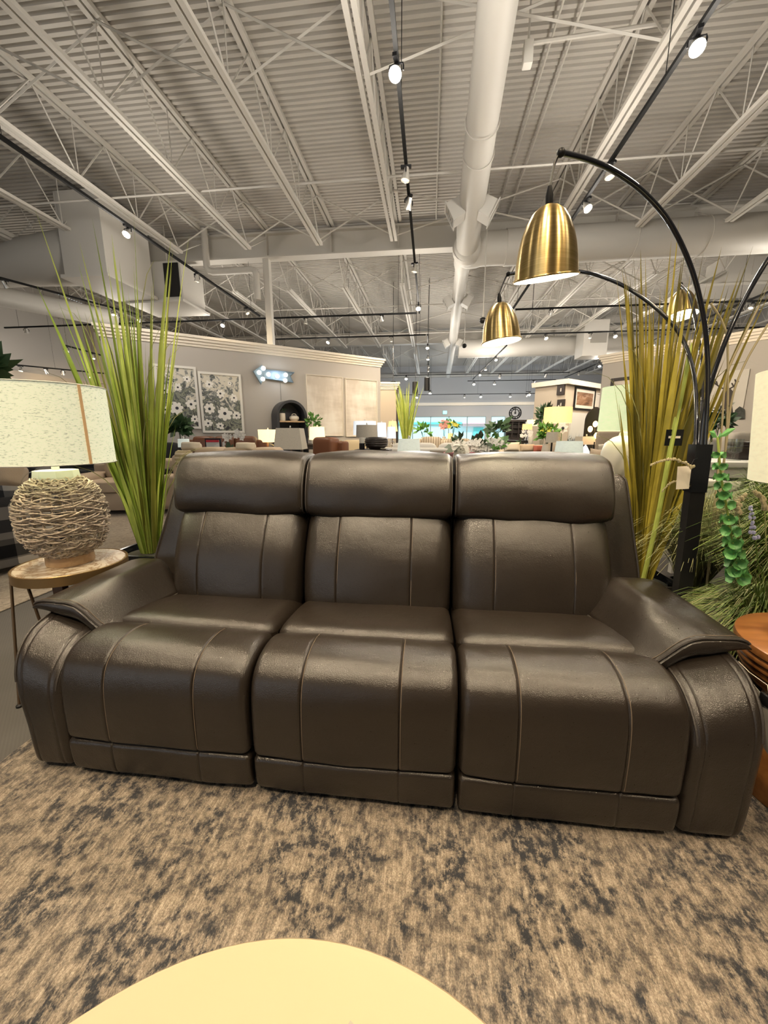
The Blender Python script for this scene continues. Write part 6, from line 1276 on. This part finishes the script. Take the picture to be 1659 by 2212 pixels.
# arched dark mirror, filament lamp, headboard
Wm = Wall(atY(1262, 930, 7.6).xy, atY(1300, 930, 7.2).xy); u0, u1, _, zt = Wm.rect(1262, 1304, 881, 960); Fm = Wm.fr(0, 0); uc = (u0 + u1) / 2; R = (u1 - u0) / 2
T = thing('arched_mirror', Fm @ Vector((uc, 0, 0)), 'tall dark arched floor mirror behind the filament lamp', 'mirror')
poly = [(u0, 0.0), (u1, 0.0)] + [(uc + R * cos(a), zt - R + R * sin(a)) for a in [pi * i / 18 for i in range(19)]]; pin = [(uc + (u - uc) * 0.92, 0.03 + (z - 0.03) * 0.985) for u, z in poly]
obj('frame', MB().prism(poly, 0.05, Fm), 'dark_wood', T, smooth=False); obj('glass', MB().prism(pin, 0.004, Fm @ Matrix.Translation((0, -0.004, 0))), 'mirror_dark', T, smooth=False)
p = atY(1283, 960, 6.2); stand_for('dark side table under the filament lamp', p.x, 6.2, 0.7); T = thing('filament_lamp', (p.x, 6.2, 0.7), 'table lamp with three bare glowing amber bulbs in front of the dark mirror', 'table lamp')
obj('base', MB().lathe([(0, 0.001), (0.07, 0.001), (0.07, 0.02), (0.012, 0.03), (0.012, 0.30), (0, 0.30)], 20, (p.x, 6.2, 0.7)), 'black', T)
for x, y in ((1286, 916), (1275, 927), (1288, 941)): q = atY(x, y, 6.2); obj('arm', MB().tube([(p.x, 6.2, 0.98), (q.x, 6.2, q.z - 0.05)], 0.006, 5), 'black', T); obj('bulb', MB().sq(q, (0.033, 0.033, 0.045), 1, 12, 8), 'filament', T)
point((p.x, 6.0, 1.2), 4, (1, 0.6, 0.25), 0.05)
a = atY(1292, 960, 5.2); b = atY(1345, 960, 5.2); T = thing('upholstered_bed', ((a.x + b.x) / 2, 5.2, 0), 'warm beige upholstered headboard behind the green-shaded lamp', 'bed')
obj('headboard', MB().rbox((a.x, 5.2, 0), (b.x + 0.6, 5.32, ZY(930, 5.2, 1320)), 0.04, 3), 'beige_fab', T); obj('mattress', MB().rbox((a.x - 0.25, 4.3, 0.25), (b.x + 0.55, 5.19, 0.55), 0.06, 3), 'cream_fab', T); obj('base', MB().box((a.x - 0.25, 4.3, 0), (b.x + 0.55, 5.18, 0.25)), 'beige_fab', T, smooth=False)
pillow('large taupe pillow right of the white oval lamp', 1272, 1306, 968, 1046, 4.6, 'beige_fab', 0.3, roll=0.1); pillow('ruffled cream pillow leaning on the beige headboard', 1294, 1340, 957, 990, 4.75, 'cream_fab', 0.3, roll=-0.1)
# pale green lamp on white table
gx = atY(1356, 900, 3.0); table('white_console', 'white console table behind the yellow-olive grass', gx.x + 0.15, 3.1, 1.0, 0.4, 0.80, 'white', 'console table')
tlamp('large table lamp with pale green drum shade and white gourd base', 1357, 836, 931, 3.0, 107, 110, 'green_shade', 'ceramic', 'gourd', zs=0.80, lit=5, seam=-0.14, bw=1.25)
# right partition
r = WB.rect(1316, 1400, 814, 935); picture(WB, 'large dark-framed pale picture behind the green-shaded lamp', r, 'dark_wood', 'patch2', 0.07, 0, 0.05)
r = WB.rect(1536, 1612, 802, 905); T, F = picture(WB, 'pale canvas of a dark elk standing in tall grass on the right partition', r, 'white', 'sand', 0.0, 0, 0.05, 'canvas_picture')
def wb(x, y, o=-0.055): u, z = WB.uz(x, y); return F @ Vector((u, o, z))
def flat(pix, m, name): 
    P = [WB.uz(x, y) for x, y in pix]; obj(name, MB().prism(P, 0.004, F @ Matrix.Translation((0, -0.055, 0))), m, T, smooth=False)
flat([(1564, 905), (1562, 880), (1566, 856), (1571, 844), (1580, 840), (1588, 848), (1584, 853), (1583, 870), (1588, 905)], 'elk', 'painted_elk')
for pts in (((1571, 842), (1560, 838), (1548, 830), (1541, 822)), ((1552, 833), (1550, 824)), ((1560, 838), (1559, 828)), ((1578, 840), (1588, 835), (1592, 826), (1590, 820)), ((1587, 836), (1583, 828)), ((1591, 829), (1598, 824))): obj('painted_antler', MB().tube([wb(*p) for p in pts], 0.012, 5), 'elk', T)
flat([(1537, 903), (1538, 888), (1545, 880), (1552, 886), (1560, 884), (1566, 894), (1570, 904)], 'bush', 'painted_grass'); flat([(1586, 904), (1590, 886), (1600, 878), (1611, 884), (1611, 904)], 'bush', 'painted_grass')
# things on the white table at right
wt = atY(1590, 995, 3.4); table('white_console', 'white display table behind the bells flower spike', wt.x + 0.1, 3.45, 1.5, 0.5, wt.z, 'white', 'console table')
p = atY(1582, 995, 3.4); T = thing('glass_hurricane', (p.x, 3.4, wt.z), 'clear glass footed candle holder on the white display table', 'candle holder'); obj('glass', MB().lathe([(0.05, 0.001), (0.05, 0.01), (0.012, 0.02), (0.012, 0.05), (0.05, 0.07), (0.052, 0.17), (0.048, 0.17), (0.046, 0.075), (0.0, 0.06)], 24, (p.x, 3.4, wt.z)), 'clear', T)
p = atY(1605, 995, 3.55); T = thing('brown_box', (p.x, 3.55, wt.z), 'dark brown leather box on the white display table', 'box'); obj('body', MB().rbox((p.x - 0.09, 3.48, wt.z + 0.001), (p.x + 0.13, 3.63, wt.z + 0.11), 0.01), 'dark_wood', T); obj('lid', MB().rbox((p.x - 0.095, 3.475, wt.z + 0.11), (p.x + 0.135, 3.635, wt.z + 0.145), 0.01), 'dark_wood', T)
couch('cream_bench', 'cream upholstered armchair at far right behind the reeds', 'armchair', atY(1610, 950, 4.6).x + 0.3, 4.8, 0.2, 0.8, 0.8, ZY(935, 4.8, 1585), 'cream_fab', 1, arm_w=0.14)
bouquet('dark_plant', 'dark leafy plant below the elk canvas beside the arc lamp post', 1545, 910, 26, 4.2, 0.8, 'petal', 14, 'leaf_dark', 'plant', 130, seed=19, fr=0.02, stand='dark plant stand below the elk canvas')
# ---- far left
couch('plaid_armchair', 'black and white plaid armchair at left edge behind the woven lamp', 'armchair', -3.75, 2.75, radians(-20), 0.95, 0.85, 0.90, 'plaid', 1, arm_w=0.17)
c = atY(15, 1020, 2.45); pillow('beige and grey plaid pillow on the plaid armchair', -30, 50, 1003, 1050, 2.42, 'beige_fab', 0.3)
couch('beige_recliner', 'low beige recliner sofa between the woven lamp and green grass', 'sofa', -4.3, 5.2, radians(14), 1.5, 0.9, 0.74, 'beige_fab', 2, arm_w=0.25, arm_h=0.56)
p = atY(256, 1035, 4.65); T = thing('recliner_button', p, 'round pale cup button on the beige recliner', 'button'); obj('disc', MB().lathe([(0, 0), (0.035, 0), (0.035, 0.012), (0.015, 0.012), (0.012, 0.005), (0, 0.005)], 20, (0, 0, 0), Matrix.Translation(p) @ Matrix.Rotation(radians(90), 4, 'X')), 'cream_fab', T)
couch('black_sofa', 'black sofa behind the woven lamp at left', 'sofa', -5.75, 6.6, 0.1, 2.4, 0.9, 0.95, 'dark_fab', 3)
bouquet('potted_palm', 'dark spiky palm leaves at the left edge above the linen shade', -34, 800, 24, 4.2, 0.02, 'petal', 0, 'leaf_dark', 'plant', 60, seed=23, vase='black_gloss', L=0.28, pot_r=0.15)
